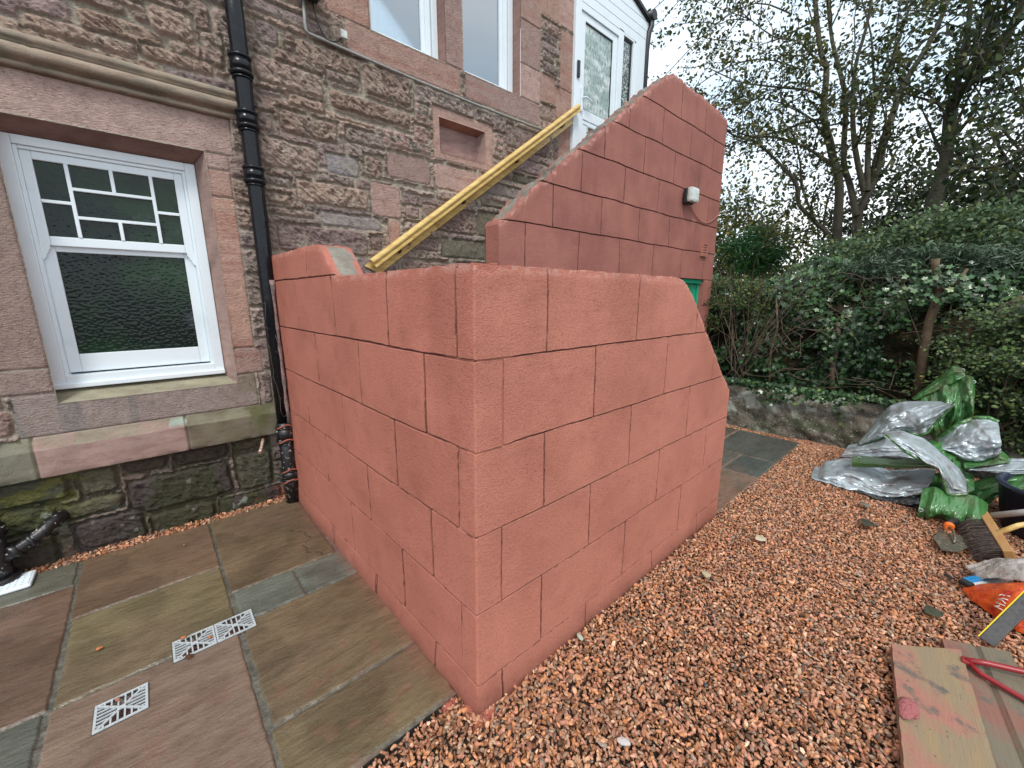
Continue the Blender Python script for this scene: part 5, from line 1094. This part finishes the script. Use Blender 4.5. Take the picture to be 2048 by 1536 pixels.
# ---- hedge: a mat of ivy over old wall and stems
def hedge():
    t = empty('ivy_hedge', (5.5, 1.0, .42), 'broad dark green ivy hedge growing over the old rubble wall', 'hedge')
    # depth of twiggy undergrowth behind the leaves
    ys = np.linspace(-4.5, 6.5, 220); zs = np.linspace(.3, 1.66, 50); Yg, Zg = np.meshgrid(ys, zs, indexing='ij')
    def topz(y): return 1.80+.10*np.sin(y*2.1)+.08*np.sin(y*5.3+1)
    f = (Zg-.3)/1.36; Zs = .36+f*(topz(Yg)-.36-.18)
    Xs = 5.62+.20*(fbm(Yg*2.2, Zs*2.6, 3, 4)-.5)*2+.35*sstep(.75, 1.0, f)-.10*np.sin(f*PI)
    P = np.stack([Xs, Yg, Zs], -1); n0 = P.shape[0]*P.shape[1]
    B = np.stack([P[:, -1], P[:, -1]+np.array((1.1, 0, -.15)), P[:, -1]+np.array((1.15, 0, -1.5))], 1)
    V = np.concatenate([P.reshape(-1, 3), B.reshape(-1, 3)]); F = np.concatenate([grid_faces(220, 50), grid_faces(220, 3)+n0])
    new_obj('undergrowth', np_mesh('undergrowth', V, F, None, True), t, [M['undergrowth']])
    def surf(n, y0, y1, z0, z1, out=.10):
        y = RNG.uniform(y0, y1, n); f = RNG.uniform(0, 1, n); z = z0+f*(z1-z0)
        b = fbm(y*2.4, z*2.8, 13, 4); b2 = fbm(y*7, z*7, 14, 3)
        x = 5.50-.34*(b-.5)*2-.16*(b2-.5)*2-out*RNG.random(n)**2+.30*sstep(.8, 1.0, (z-.4)/(topz(y)-.4))+.12*RNG.random(n)
        keep = RNG.random(n) < (.35+1.3*fbm(y*5, z*5, 17, 3)); return np.stack([x, y, z], 1)[keep & (z < topz(y)+.05+.16*(fbm(y*9, y*0, 19)-.5))]
    IV = [(.030, .075, .026), (.05, .115, .04), (.08, .16, .06), (.018, .040, .016), (.11, .18, .07), (.14, .21, .05)]
    P = surf(32000, -2.5, 5.8, .42, 2.0); P = P[inview(P)]
    leaves('ivy_leaves', P, .054, IV, [24, 24, 9, 22, 1.5, 1.5], M['leaf_gloss'], t, 'ivy', nrm=(-.9, -.25, .75), tilt=.85)
    P = surf(24000, -2.0, 3.4, .42, 1.25, .16); P = P[inview(P)]
    leaves('low_ivy_leaves', P, .046, IV, [26, 18, 5, 30, 1, 1], M['leaf_gloss'], t, 'ivy', nrm=(-.9, 0, .6), tilt=.8)
    P = surf(30000, -2.5, 5.8, .42, 2.0, .05); P = P[inview(P)]
    leaves('fine_leaves', P, .034, [(.06, .11, .028), (.035, .068, .02), (.11, .16, .045), (.22, .18, .03)], [14, 14, 10, 1], M['leaf'], t, 'oval', nrm=(-.9, 0, .6), tilt=.9)
    # ragged trailing ends hanging over the wall
    y = RNG.uniform(-1.5, 3.2, 1500); z = .52-np.abs(RNG.normal(0, .06, 1500))*(fbm(y*4, y*0, 8)**2*3.2)
    P = np.stack([5.13-.07*RNG.random(1500), y, z+.05], 1); leaves('trailing_leaves', P, .045, IV, [20, 20, 12, 20, 4, 3], M['leaf_gloss'], t, 'ivy', nrm=(-1, 0, .5), tilt=.7)
    tw = MB()
    for i in range(90):
        y = rt.uniform(-.6, 2.8); z = rt.uniform(.45, 1.75); p = Vector((5.22-rt.uniform(0, .12), y, z)); d = Vector((rt.uniform(-.2, .15), rt.uniform(-1, 1), rt.uniform(-.5, .7))).normalized(); pts = [p.copy()]
        for k_ in range(6):
            d = (d+rv(.22)).normalized(); d.x *= .5; p = p+d*rt.uniform(.04, .10); pts.append(p.copy())
        tw.tube(pts, [.005, .0045, .004, .0035, .003, .002, .001], 4, cap=False)
    tw.build('bare_twigs', M['twig'], t, recalc=False)
    for y, z0, z1, x, r in ((.875, .55, 1.25, 5.33, .026), (1.45, .5, 1.5, 5.30, .014)):
        s = MB(); s.tube([(x, y-.02, z0), (x-.01, y+.01, z0+(z1-z0)*.4), (x+.01, y-.02, z0+(z1-z0)*.7), (x-.02, y+.02, z1)], [r, r*.95, r*.85, r*.7], 8)
        s.build('old_stem', M['twig'], t)
    P = np.array((5.06, .235, 1.58))+RNG.normal(size=(260, 3))*np.array((.04, .15, .07)); leaves('ivy_leaves', P, .046, IV, [18, 24, 12, 16, 3, 1], M['leaf_gloss'], t, 'ivy', nrm=(-.9, -.25, .9), tilt=.5)
hedge()
def stump():
    t = MB(); t.tube([(5.12, .20, .55), (5.13, .224, 1.036), (5.13, .228, 1.31), (5.12, .200, 1.56)], [.036, .034, .032, .036], 12); t.tube([(5.12, .20, 1.54), (5.11, .235, 1.66), (5.10, .262, 1.78), (5.10, .268, 1.83)], [.034, .030, .027, .029], 12)
    t.tube([(5.12, .20, 1.50), (5.10, .12, 1.63), (5.08, .10, 1.66), (5.08, .07, 1.74)], [.03, .02, .014, .01], 8)
    t.tube([(5.14, -.05, 1.05), (5.12, -.02, 1.25), (5.1, -.16, 1.42), (5.08, -.30, 1.55)], [.028, .024, .02, .014], 8)
    tag(t.build('cut_trunk', mat('cut_brown_trunk', (.11, .075, .042), .8, bumps=[(40, .6, .01, 'noise', ((1, 1, .2), (0, 0, 0)))], var=[(12, .45, .65, (.07, .045, .025))])), 'sawn-off brown trunk leaning up through the ivy', 'trunk')
stump()
def shrub(name, c, rad, n, size, pal, w, lab, shape='oval', nrm=(-.7, 0, .7), tilt=.9, clump=30, mt='leaf', sp=.3, group=None, front=True, cat='bush', stems=True):
    t = empty(name, (c[0], c[1], .42), lab, cat, group)
    ctr = []; s = MB()
    for i in range(clump):
        d = rv(1).normalized()*rt.uniform(.3, 1)**.4; q = Vector((c[0]+d.x*rad[0], c[1]+d.y*rad[1], c[2]+d.z*rad[2])); ctr.append(q[:])
        b = Vector((c[0]+rt.uniform(-.1, .1), c[1]+rt.uniform(-.1, .1)*3, .38)); m_ = b.lerp(q, .55)+rv(.05); s.tube([b, m_, q], [.009, .006, .002], 4, cap=False)
    ctr = np.array(ctr); i = RNG.integers(0, clump, n); P = ctr[i]+RNG.normal(size=(n, 3))*min(rad)*sp*np.array((1, 1.2, .55)); P = P[inview(P)]; P = P[P[:, 2] > .12]
    if stems: s.build('stems', M['twig'], t, recalc=False)
    leaves('foliage', P, size, pal, w, M[mt], t, shape, nrm=nrm, tilt=tilt)
    return t
shrub('cotoneaster_bush', (5.1, -.52, .95), (.32, .62, .62), 19000, .030, [(.08, .14, .038), (.045, .085, .024), (.14, .20, .06), (.025, .042, .016), (.32, .25, .05)], [18, 20, 10, 16, .7], 'dense small-leaved green bush bulging out right of the tarpaulin', 'oval', (-.8, .1, .9), .6, 60)
shrub('juniper_bush', (5.7, .35, 1.82), (.35, .62, .20), 6500, .062, [(.08, .14, .08), (.17, .25, .16), (.04, .07, .04), (.025, .04, .02)], [18, 10, 18, 12], 'blue-green feathery shrub along the hedge top below the leaning tree', 'frond', (-.3, 0, .6), 1.0, 50)
shrub('bare_shrub', (5.5, 2.15, 1.45), (.3, .55, .45), 8000, .034, [(.06, .10, .028), (.04, .07, .02), (.12, .15, .04), (.2, .17, .03)], [10, 10, 6, 1], 'thin-leaved twiggy shrub beside the end of the tall red wall', 'oval', (-.7, 0, .7), 1, 26)
shrub('overgrown_bush', (6.25, .25, 2.0), (.45, 1.1, .36), 11000, .046, [(.08, .14, .06), (.15, .23, .13), (.045, .08, .035), (.12, .16, .04)], [18, 10, 14, 8], 'taller grey-green bush behind the hedge top, under the leaning tree', 'oval', (-.4, 0, .6), 1.0, 50)
def arching():
    t = MB()
    for i in range(26):
        b = Vector((5.2+rt.uniform(-.03, .1), 1.75+rt.uniform(-.1, .12), .55+rt.uniform(0, .2))); d = Vector((rt.uniform(-.15, .1), rt.uniform(-.9, .5), rt.uniform(.9, 1.6))).normalized(); pts = [b.copy()]; p = b.copy()
        for k_ in range(9):
            d = (d+rv(.07)+Vector((0, -.015, -.03))).normalized(); p = p+d*rt.uniform(.10, .17); pts.append(p.copy())
        t.tube(pts, [.008*(1-k_/11) for k_ in range(10)], 4, cap=False)
        for j in (4, 6, 7):
            e = pts[j]+rv(.08)+Vector((0, 0, .05)); t.tube([pts[j], pts[j].lerp(e, .5)+rv(.02), e], [.003, .002, .001], 3, cap=False)
    tag(t.build('bramble', M['twig'], recalc=False), 'arching bare brown bramble stems springing up next to the red wall', 'bramble')
arching()
# ================================================================== TARPAULIN
def worley(x, y, seed):
    ix = np.floor(x); iy = np.floor(y); f1 = np.full(x.shape, 9.); f2 = np.full(x.shape, 9.)
    for a_ in (-1, 0, 1):
        for b_ in (-1, 0, 1):
            cx = ix+a_; cy = iy+b_; d = np.hypot(cx+_hash(cx, cy, seed)-x, cy+_hash(cx, cy, seed+7)-y)
            f2 = np.where(d < f1, f1, np.minimum(f2, d)); f1 = np.minimum(f1, d)
    return f1, f2
def tarpaulin():
    t = empty('tarpaulin', (4.3, .1, 0), 'crumpled green and silver tarpaulin heaped against the hedge', 'tarpaulin')
    NM = {'g': ('green_sheet', 'tg'), 's': ('silver_sheet', 'ts'), 'd': ('black_sheet', 'td'), 'o': ('hem_strip', 'tgo')}
    def resample(pl, n):
        a = np.array(pl, float); d = np.r_[0, np.cumsum(np.linalg.norm(np.diff(a, axis=0), axis=1))]; u = np.linspace(0, d[-1], n)
        r = np.stack([np.interp(u, d, a[:, k]) for k in range(3)], 1)
        for _ in range(3): r[1:-1] = r[1:-1]*.5+(r[2:]+r[:-2])*.25
        return r
    for i, (c, A, B) in enumerate(TARP):
        nu, nv = 130, 60; a = resample(A, nu); b = resample(B, nu)
        s = np.linspace(0, 1, nv)[None, :, None]; P = a[:, None]*(1-s)+b[:, None]*s
        w = np.linalg.norm(a-b, axis=1).mean(); U, Vv = np.meshgrid(np.linspace(0, 1, nu), np.linspace(0, 1, nv), indexing='ij')
        la = np.linalg.norm(np.diff(a, axis=0), axis=1).sum()
        P[..., 0] -= (np.sin(Vv*PI)*min(.12, .38*w))                          # billow towards the yard
        x, y = U*la, Vv*w; rr = random.Random(100+i); dsp = 0*U
        wx_ = x+.05*fbm(x*6, y*6, i); wy_ = y+.05*fbm(x*6+9, y*6, i+1)
        wv_ = .5*fbm(x*5, y*5, 200+i)
        along = i not in (1, 4, 14)                                # folds run down the length of a sheet, or hang across it
        base_ = (Vv*1.0 if along else U*la/max(w, .15)) ; tk = (w if along else la)
        loc = np.linalg.norm(a-b, axis=1)[:, None]/max(w, 1e-3) if along else 1
        for nf, am in ((2.1, .8), (4.3, .45)):
            ph = base_*nf+wv_*nf*.7+rr.random()+(U if along else Vv)*rr.uniform(-.9, .9)*nf*.3; tri = np.abs((ph % 1)*2-1)
            dsp = dsp+(tri-.5)*am*.42*min(tk, .3)/nf*loc*(.15+1.7*fbm(x*4+nf, y*4, 60+int(nf)+i))
        kx, ky = (4.5, 9) if along else (9, 4.5)
        for sc_, am in ((1, .060), (2.4, .026), (5.2, .010)):      # creased facets, longer than they are wide
            f1, f2 = worley((wx_+.3*i)*kx*sc_, wy_*ky*sc_, 300+i)
            dsp = dsp-(f1-.45)*am*(.35+1.3*fbm(x*3, y*3, 310+i))*min(1, w/.16)
        r2 = fbm(x*9, y*9, 40+i); r3 = fbm(x*5, y*12, 80+i)
        amp = .035 if c != 'o' else .008
        dsp = dsp*(1.0 if c != 'o' else .25)
        e = np.minimum(np.minimum(U, 1-U)*8, 1)*.7+.3
        P[..., 0] -= dsp*e; P[..., 1] += (r2-.5)*amp*.5; P[..., 2] += (r3-.5)*amp*.5; P[..., 2] = np.maximum(P[..., 2], .004)
        nm, mt = NM[c]
        o = new_obj(nm, np_mesh(nm, P.reshape(-1, 3), grid_faces(nu, nv), None, True), t, [M[mt]])
        md = o.modifiers.new('t', 'SOLIDIFY'); md.thickness = .003
        if i in (0, 1, 12, 14):
            e_ = P[{0: -8, 1: -7, 12: 12, 14: 5}[i], {0: 6, 1: 5, 12: 8, 14: 34}[i]]; q = MB()
            q.tube([(e_[0]-.006, e_[1]+.011*math.cos(a), e_[2]+.011*math.sin(a)) for a in np.linspace(0, 2*PI, 13)], .0035, 5); q.build('eyelet', M['steel'], t)
        if c in 's' and i in (2, 5, 13):                             # green hem showing along the free edge
            hem = P[:, [0 if i == 5 else -1]][:, 0]; hm = MB(); hm.tube([tuple(p+np.array((-.004, 0, 0))) for p in hem], .010 if i != 5 else .018, 6); hm.build('hem', M['tg'], t)
tarpaulin()
# ================================================================== tools and rubbish at the right edge
def trowel():
    t = empty('trowel', (3.5, -.14, .03), 'small plastering trowel with an orange and black grip on the gravel', 'trowel')
    q = MB(); pr = [(3.36, -.105), (3.40, -.168), (3.52, -.215), (3.66, -.185), (3.63, -.085), (3.50, -.065)]
    V = [(x, y, .022) for x, y in pr]+[(x, y, .026) for x, y in pr]; n = len(pr)
    q.add(V, [tuple(range(n))[::-1], tuple(range(n, 2*n))]+[(i, (i+1) % n, n+(i+1) % n, n+i) for i in range(n)]); q.build('blade', M['trowel'], t)
    q = MB(); q.tube([(3.50, -.15, .028), (3.53, -.155, .045), (3.60, -.145, .060), (3.66, -.125, .062)], .007, 8); q.build('tang', M['trowel'], t)
    q = MB(); q.tube([(3.655, -.125, .062), (3.672, -.122, .064), (3.69, -.119, .064)], [.022, .027, .022], 14); q.build('collar', M['grip_orange'], t)
    q = MB(); q.tube([(3.69, -.119, .064), (3.74, -.128, .066), (3.80, -.148, .064), (3.83, -.158, .062)], [.017, .019, .020, .013], 12); q.build('grip', M['grip_black'], t)
trowel()
def broom():
    t = empty('broom', (3.7, -.33, .03), 'wooden broom with stiff brown bristles lying on its side by the sack', 'broom')
    a = Vector((3.93, -.268, .10)); b = Vector((3.42, -.36, .085)); d = (b-a); L_ = d.length
    X_ = d.normalized(); Zv = Vector((0, .35, .94)); Yv = Zv.cross(X_).normalized(); Zv = X_.cross(Yv)
    MM = Matrix((( X_.x, Yv.x, Zv.x, a.x), (X_.y, Yv.y, Zv.y, a.y), (X_.z, Yv.z, Zv.z, a.z), (0, 0, 0, 1)))
    q = MB(); q.box((0, -.022, -.035), (L_, .022, .035), MM, bev=.006); q.build('head', M['wood'], t)
    q = MB(); side = -1 if (MM @ Vector((0, -1, 0))).y > (MM @ Vector((0, 1, 0))).y else 1
    for i in range(330):
        x = .012+(L_-.024)*((i % 55)/54)+rt.uniform(-.003, .003); z = -.026+.052*((i//55)/5)+rt.uniform(-.003, .003)
        p0 = MM @ Vector((x, side*.02, z)); p1 = MM @ Vector((x+rt.uniform(-.015, .015), side*.09, z*1.25-.010)); p2 = MM @ Vector((x+rt.uniform(-.03, .03), side*.145, z*1.4-.045)); p2.z = max(p2.z, .012)
        q.tube([p0, p1, p2], [.003, .0026, .0018], 3, cap=False)
    q.build('bristles', M['bristle'], t, recalc=False)
    q = MB(); q.tube([MM @ Vector((L_*.55, 0, .02)), MM @ Vector((L_*.50, -side*.10, .06)), MM @ Vector((L_*.42, -side*.45, .12))], .015, 12)
    q.build('handle', M['rail'], t)
broom()
q = MB(); q.tube([(3.92, -.30, .12), (3.88, -.42, .21), (3.80, -.62, .36), (3.7, -.9, .55)], .019, 14); tag(q.build('grey_pole', M['grey_tube']), 'grey plastic pole slanting over the navy tub at the right edge', 'pole')
def tub():
    m = MB(); n = 30; c = (4.14, -.60); pr = [(.235, .0), (.25, .02), (.30, .30), (.315, .305), (.315, .325), (.288, .325), (.24, .03), (0, .028)]
    V = [(c[0]+r*math.cos(2*PI*i/n), c[1]+r*math.sin(2*PI*i/n), z) for r, z in pr for i in range(n)]
    F = [(j*n+i, j*n+(i+1) % n, (j+1)*n+(i+1) % n, (j+1)*n+i) for j in range(len(pr)-1) for i in range(n)]+[tuple(range(n))[::-1]]
    m.add(V, F, True); tag(m.build('plastic_tub', M['tub']), 'navy blue builder tub under the tarpaulin corner', 'tub')
tub()
q = MB(); q.box((3.84, -.262, .03), (3.98, -.225, .06), Matrix.Identity(4), bev=.008); tag(q.build('blue_tool', M['blue']), 'blue plastic piece peeping out between tarpaulin and broom', 'tool')
def knife():
    t = empty('scraper', (3.1, -.25, .03), 'blue, white and black tool handle half under the orange sack', 'tool')
    MM = Matrix.Translation((3.02, -.212, .02)) @ Matrix.Rotation(math.radians(-31), 4, 'Z')
    q = MB(); q.box((.012, -.002, 0), (.25, .034, .028), MM, bev=.007); q.build('blue_body', M['blue'], t)
    q = MB(); q.box((.018, -.022, .0), (.25, -.001, .020), MM, bev=.003); q.build('pale_side', M['lampwhite'], t)
    q = MB(); q.box((.065, -.024, .003), (.11, -.018, .018), MM, bev=.002); q.build('black_window', M['grip_black'], t)
    q = MB(); q.box((-.02, -.018, 0), (.022, .03, .026), MM, bev=.010); q.build('black_end', M['grip_black'], t)
knife()
def sack():
    t = empty('rubble_sack', (2.95, -.5, 0), 'orange printed plastic sack, half full, lying on the gravel', 'sack')
    n, m_ = 60, 40; U, Vv = np.meshgrid(np.linspace(0, 1, n), np.linspace(0, 1, m_), indexing='ij')
    th = Vv*PI                                                     # across the sack, ground to ground
    ax = np.array((3.02, -.205, .0)); bx = np.array((2.78, -1.05, .0)); L_ = U[..., None]; C0 = ax*(1-L_)+bx*L_
    wdt = np.interp(U, [0, .06, .2, .4, 1], [.03, .09, .165, .20, .23]); hgt = np.interp(U, [0, .06, .2, .4, 1], [.012, .05, .135, .175, .20])
    dr_ = (bx-ax)/np.linalg.norm(bx-ax); sd_ = np.array((-dr_[1], dr_[0], 0))
    f = 1-np.abs(2*fbm(U*9, Vv*5+U*4, 3, 4)-1); k_ = 1+.22*(f-.6)
    P = C0+sd_*(np.cos(th)*wdt*k_)[..., None]; P[..., 2] = np.sin(th)**.8*hgt*k_+.006
    o = new_obj('sack_body', np_mesh('sack_body', P.reshape(-1, 3), grid_faces(n, m_), None, True), t, [M['orange_bag']])
    # printing: short rows of white capitals across the plastic
    def onbag(u, v): 
        i = min(max(u, 0), .999)*(n-1); j = min(max(v, 0), .999)*(m_-1); return P[int(i), int(j)], P[min(int(i)+1, n-1), int(j)], P[int(i), min(int(j)+1, m_-1)]
    GL = {'O': [((0, 0), (0, 1)), ((0, 1), (.6, 1)), ((.6, 1), (.6, 0)), ((.6, 0), (0, 0))], 'V': [((0, 1), (.3, 0)), ((.3, 0), (.6, 1))], 'E': [((0, 0), (0, 1)), ((0, 1), (.55, 1)), ((0, .5), (.45, .5)), ((0, 0), (.55, 0))],
          'R': [((0, 0), (0, 1)), ((0, 1), (.55, .95)), ((.55, .95), (.5, .5)), ((.5, .5), (0, .5)), ((.25, .5), (.6, 0))], 'S': [((.6, 1), (0, .9)), ((0, .9), (.1, .5)), ((.1, .5), (.6, .45)), ((.6, .45), (.5, 0)), ((.5, 0), (0, .05))],
          'N': [((0, 0), (0, 1)), ((0, 1), (.6, 0)), ((.6, 0), (.6, 1))], 'M': [((0, 0), (0, 1)), ((0, 1), (.3, .4)), ((.3, .4), (.6, 1)), ((.6, 1), (.6, 0))], 'A': [((0, 0), (.3, 1)), ((.3, 1), (.6, 0)), ((.12, .4), (.48, .4))], 'Y': [((0, 1), (.3, .5)), ((.6, 1), (.3, .5)), ((.3, .5), (.3, 0))]}
    sg = 1 if P[30, 5, 0] < P[30, 35, 0] else -1
    for u0, v0, txt in ((.20, .10, 'MAY'), (.30, .12, 'SON'), (.42, .10, 'OVER')):
        pr = MB()
        for ci, ch in enumerate(txt):
            for (x0, y0), (x1, y1) in GL[ch]:
                pts = []
                for tt in (0, .5, 1):
                    gx = x0+(x1-x0)*tt; gy = y0+(y1-y0)*tt; v = v0+(ci*.85+gx)*.085; v = v if sg > 0 else 1-v; u = u0-(-gy)*.042*-1
                    p, pu, pv = onbag(u, v); pts.append(tuple(p+np.array((-.0025, 0, .0028))))
                pr.tube(pts, .0024, 4)
        pr.build('printing', M['print'], t)
    # cloudy liner spilling out over the top
    U, Vv = np.meshgrid(np.linspace(0, 1, 60), np.linspace(0, 1, 34), indexing='ij')
    a = np.stack([np.interp(U[:, 0], [0, .4, 1], [3.22, 3.34, 3.25]), np.interp(U[:, 0], [0, .4, 1], [-.20, -.42, -.95]), np.interp(U[:, 0], [0, .2, .5, 1], [.03, .10, .17, .25])], 1)
    b = np.stack([np.interp(U[:, 0], [0, .4, 1], [3.10, 3.02, 2.95]), np.interp(U[:, 0], [0, .4, 1], [-.245, -.42, -.95]), np.interp(U[:, 0], [0, .2, .5, 1], [.03, .10, .195, .24])], 1)
    P2 = a[:, None]*(1-Vv[..., None])+b[:, None]*Vv[..., None]; r_ = 1-np.abs(2*fbm(U*7, Vv*4+U*3, 9, 4)-1); P2[..., 2] += .035*np.sin(Vv*PI)*np.minimum(U*5, 1)+(r_-.6)*.05
    o = new_obj('clear_liner', np_mesh('clear_liner', P2.reshape(-1, 3), grid_faces(60, 34), None, True), t, [M['clear_bag']]); md = o.modifiers.new('t', 'SOLIDIFY'); md.thickness = .0015
sack()
def beam():
    t = empty('straight_edge', (2.6, -.28, .02), 'grey metal straight edge with a yellow rim propped on the orange sack', 'straight edge')
    a = Vector((2.555, -.272, .022)); b = Vector((2.66, -.352, .20)); d = (b-a).normalized(); L_ = 1.1
    s = d.cross(Vector((0, 0, 1))).normalized(); s = -s if s.x > 0 else s; up = d.cross(s).normalized(); up = up if up.z > 0 else -up
    nrm_ = (Vector((-1, .2, 1.0))).normalized(); w = d.cross(nrm_).normalized(); nrm_ = w.cross(d).normalized()
    MM = Matrix(((d.x, w.x, nrm_.x, a.x), (d.y, w.y, nrm_.y, a.y), (d.z, w.z, nrm_.z, a.z), (0, 0, 0, 1)))
    q = MB(); q.box((0, -.024, -.009), (L_, .024, .009), MM, bev=.003); q.build('blade', M['alu'], t)
    hi = 1 if (MM @ Vector((0, 1, 0))).z > (MM @ Vector((0, -1, 0))).z else -1
    q = MB(); q.box((0, hi*.0245, -.009), (L_, hi*.0285, .010), MM) if hi > 0 else q.box((0, -.0285, -.009), (L_, -.0245, .010), MM); q.build('yellow_rim', M['yellow'], t)
beam()
def board(name, c, L_, w, ang, z, m_, lab, th=.032, tilt=0, skew=0, crack=None):
    me = MB(); nx, ny = 90, 14
    for sgn in (1, -1):
        V = []
        for i in range(nx+1):
            for j in range(ny+1):
                x = i/nx*L_; y = (j/ny-.5)*w; e = .004*(float(vnoise(x*40, j*.7, 3))-.5) if j in (0, ny) else 0; e2 = .010*(float(vnoise(y*30, 7.7, 5))-.5) if i in (0, nx) else 0
                x_ = x-skew*(y/w+.5)*(1-i/nx); V.append((x_+e2, y+e, (th if sgn > 0 else 0)+(.003*(float(fbm(x*3, y*40, 9))-.5)-(.012 if crack is not None and j == ny//2 else 0) if sgn > 0 else 0)))
        me.add(V, [(i*(ny+1)+j, (i+1)*(ny+1)+j, (i+1)*(ny+1)+j+1, i*(ny+1)+j+1) for i in range(nx) for j in range(ny)])
    k = (nx+1)*(ny+1)
    for i in range(nx):
        for j in (0, ny): me.f.append([i*(ny+1)+j, (i+1)*(ny+1)+j, k+(i+1)*(ny+1)+j, k+i*(ny+1)+j]); me.sm.append(False)
    for j in range(ny):
        for i in (0, nx): me.f.append([i*(ny+1)+j, i*(ny+1)+j+1, k+i*(ny+1)+j+1, k+i*(ny+1)+j]); me.sm.append(False)
    o = me.build(name, m_); o.location = (c[0], c[1], z); o.rotation_euler = (tilt, 0, ang); tag(o, lab, 'board', 'old scaffold boards'); return o
an = math.atan2(-.083-.005, 1.637-2.257)
board('scaffold_board', (2.2, -.106), 1.9, .222, math.pi+.145, .016, M['plank'], 'pink-stained weathered board with a render lump on it', th=.036, skew=.15)
board('scaffold_board', (2.44, -.245), 2.0, .215, math.pi+.177, .002, M['plank2'], 'greyer split board under the red metal frame', th=.030, skew=.08, crack=.0)
lump('render_lump', (1.848, -.071, .060), (.055, .030, .016), M['pink_render'], None, 4, .4)
tag(bpy.data.objects['render_lump'], 'dried pink lump of render on the weathered board', 'lump')
q = MB(); q.tube([(2.30, -.208, .055), (2.33, -.26, .062), (2.46, -.6, .095), (2.60, -.95, .14)], .0115, 10)
q.tube([(2.30, -.208, .055), (2.26, -.25, .05), (2.20, -.45, .046), (2.13, -.70, .045)], .0105, 10)
q.box((2.28, -.225, .046), (2.315, -.195, .062), bev=.005)
tag(q.build('metal_frame', M['red_metal']), 'red painted steel frame legs resting on the grey boards', 'frame')
# ------------------------------------------------------------------ keep children where they were modelled
for o in list(S.objects):
    if o.parent is not None and o.parent.type == 'EMPTY' and o.parent.parent is None:
        o.matrix_parent_inverse = Matrix.Translation(o.parent.location).inverted()
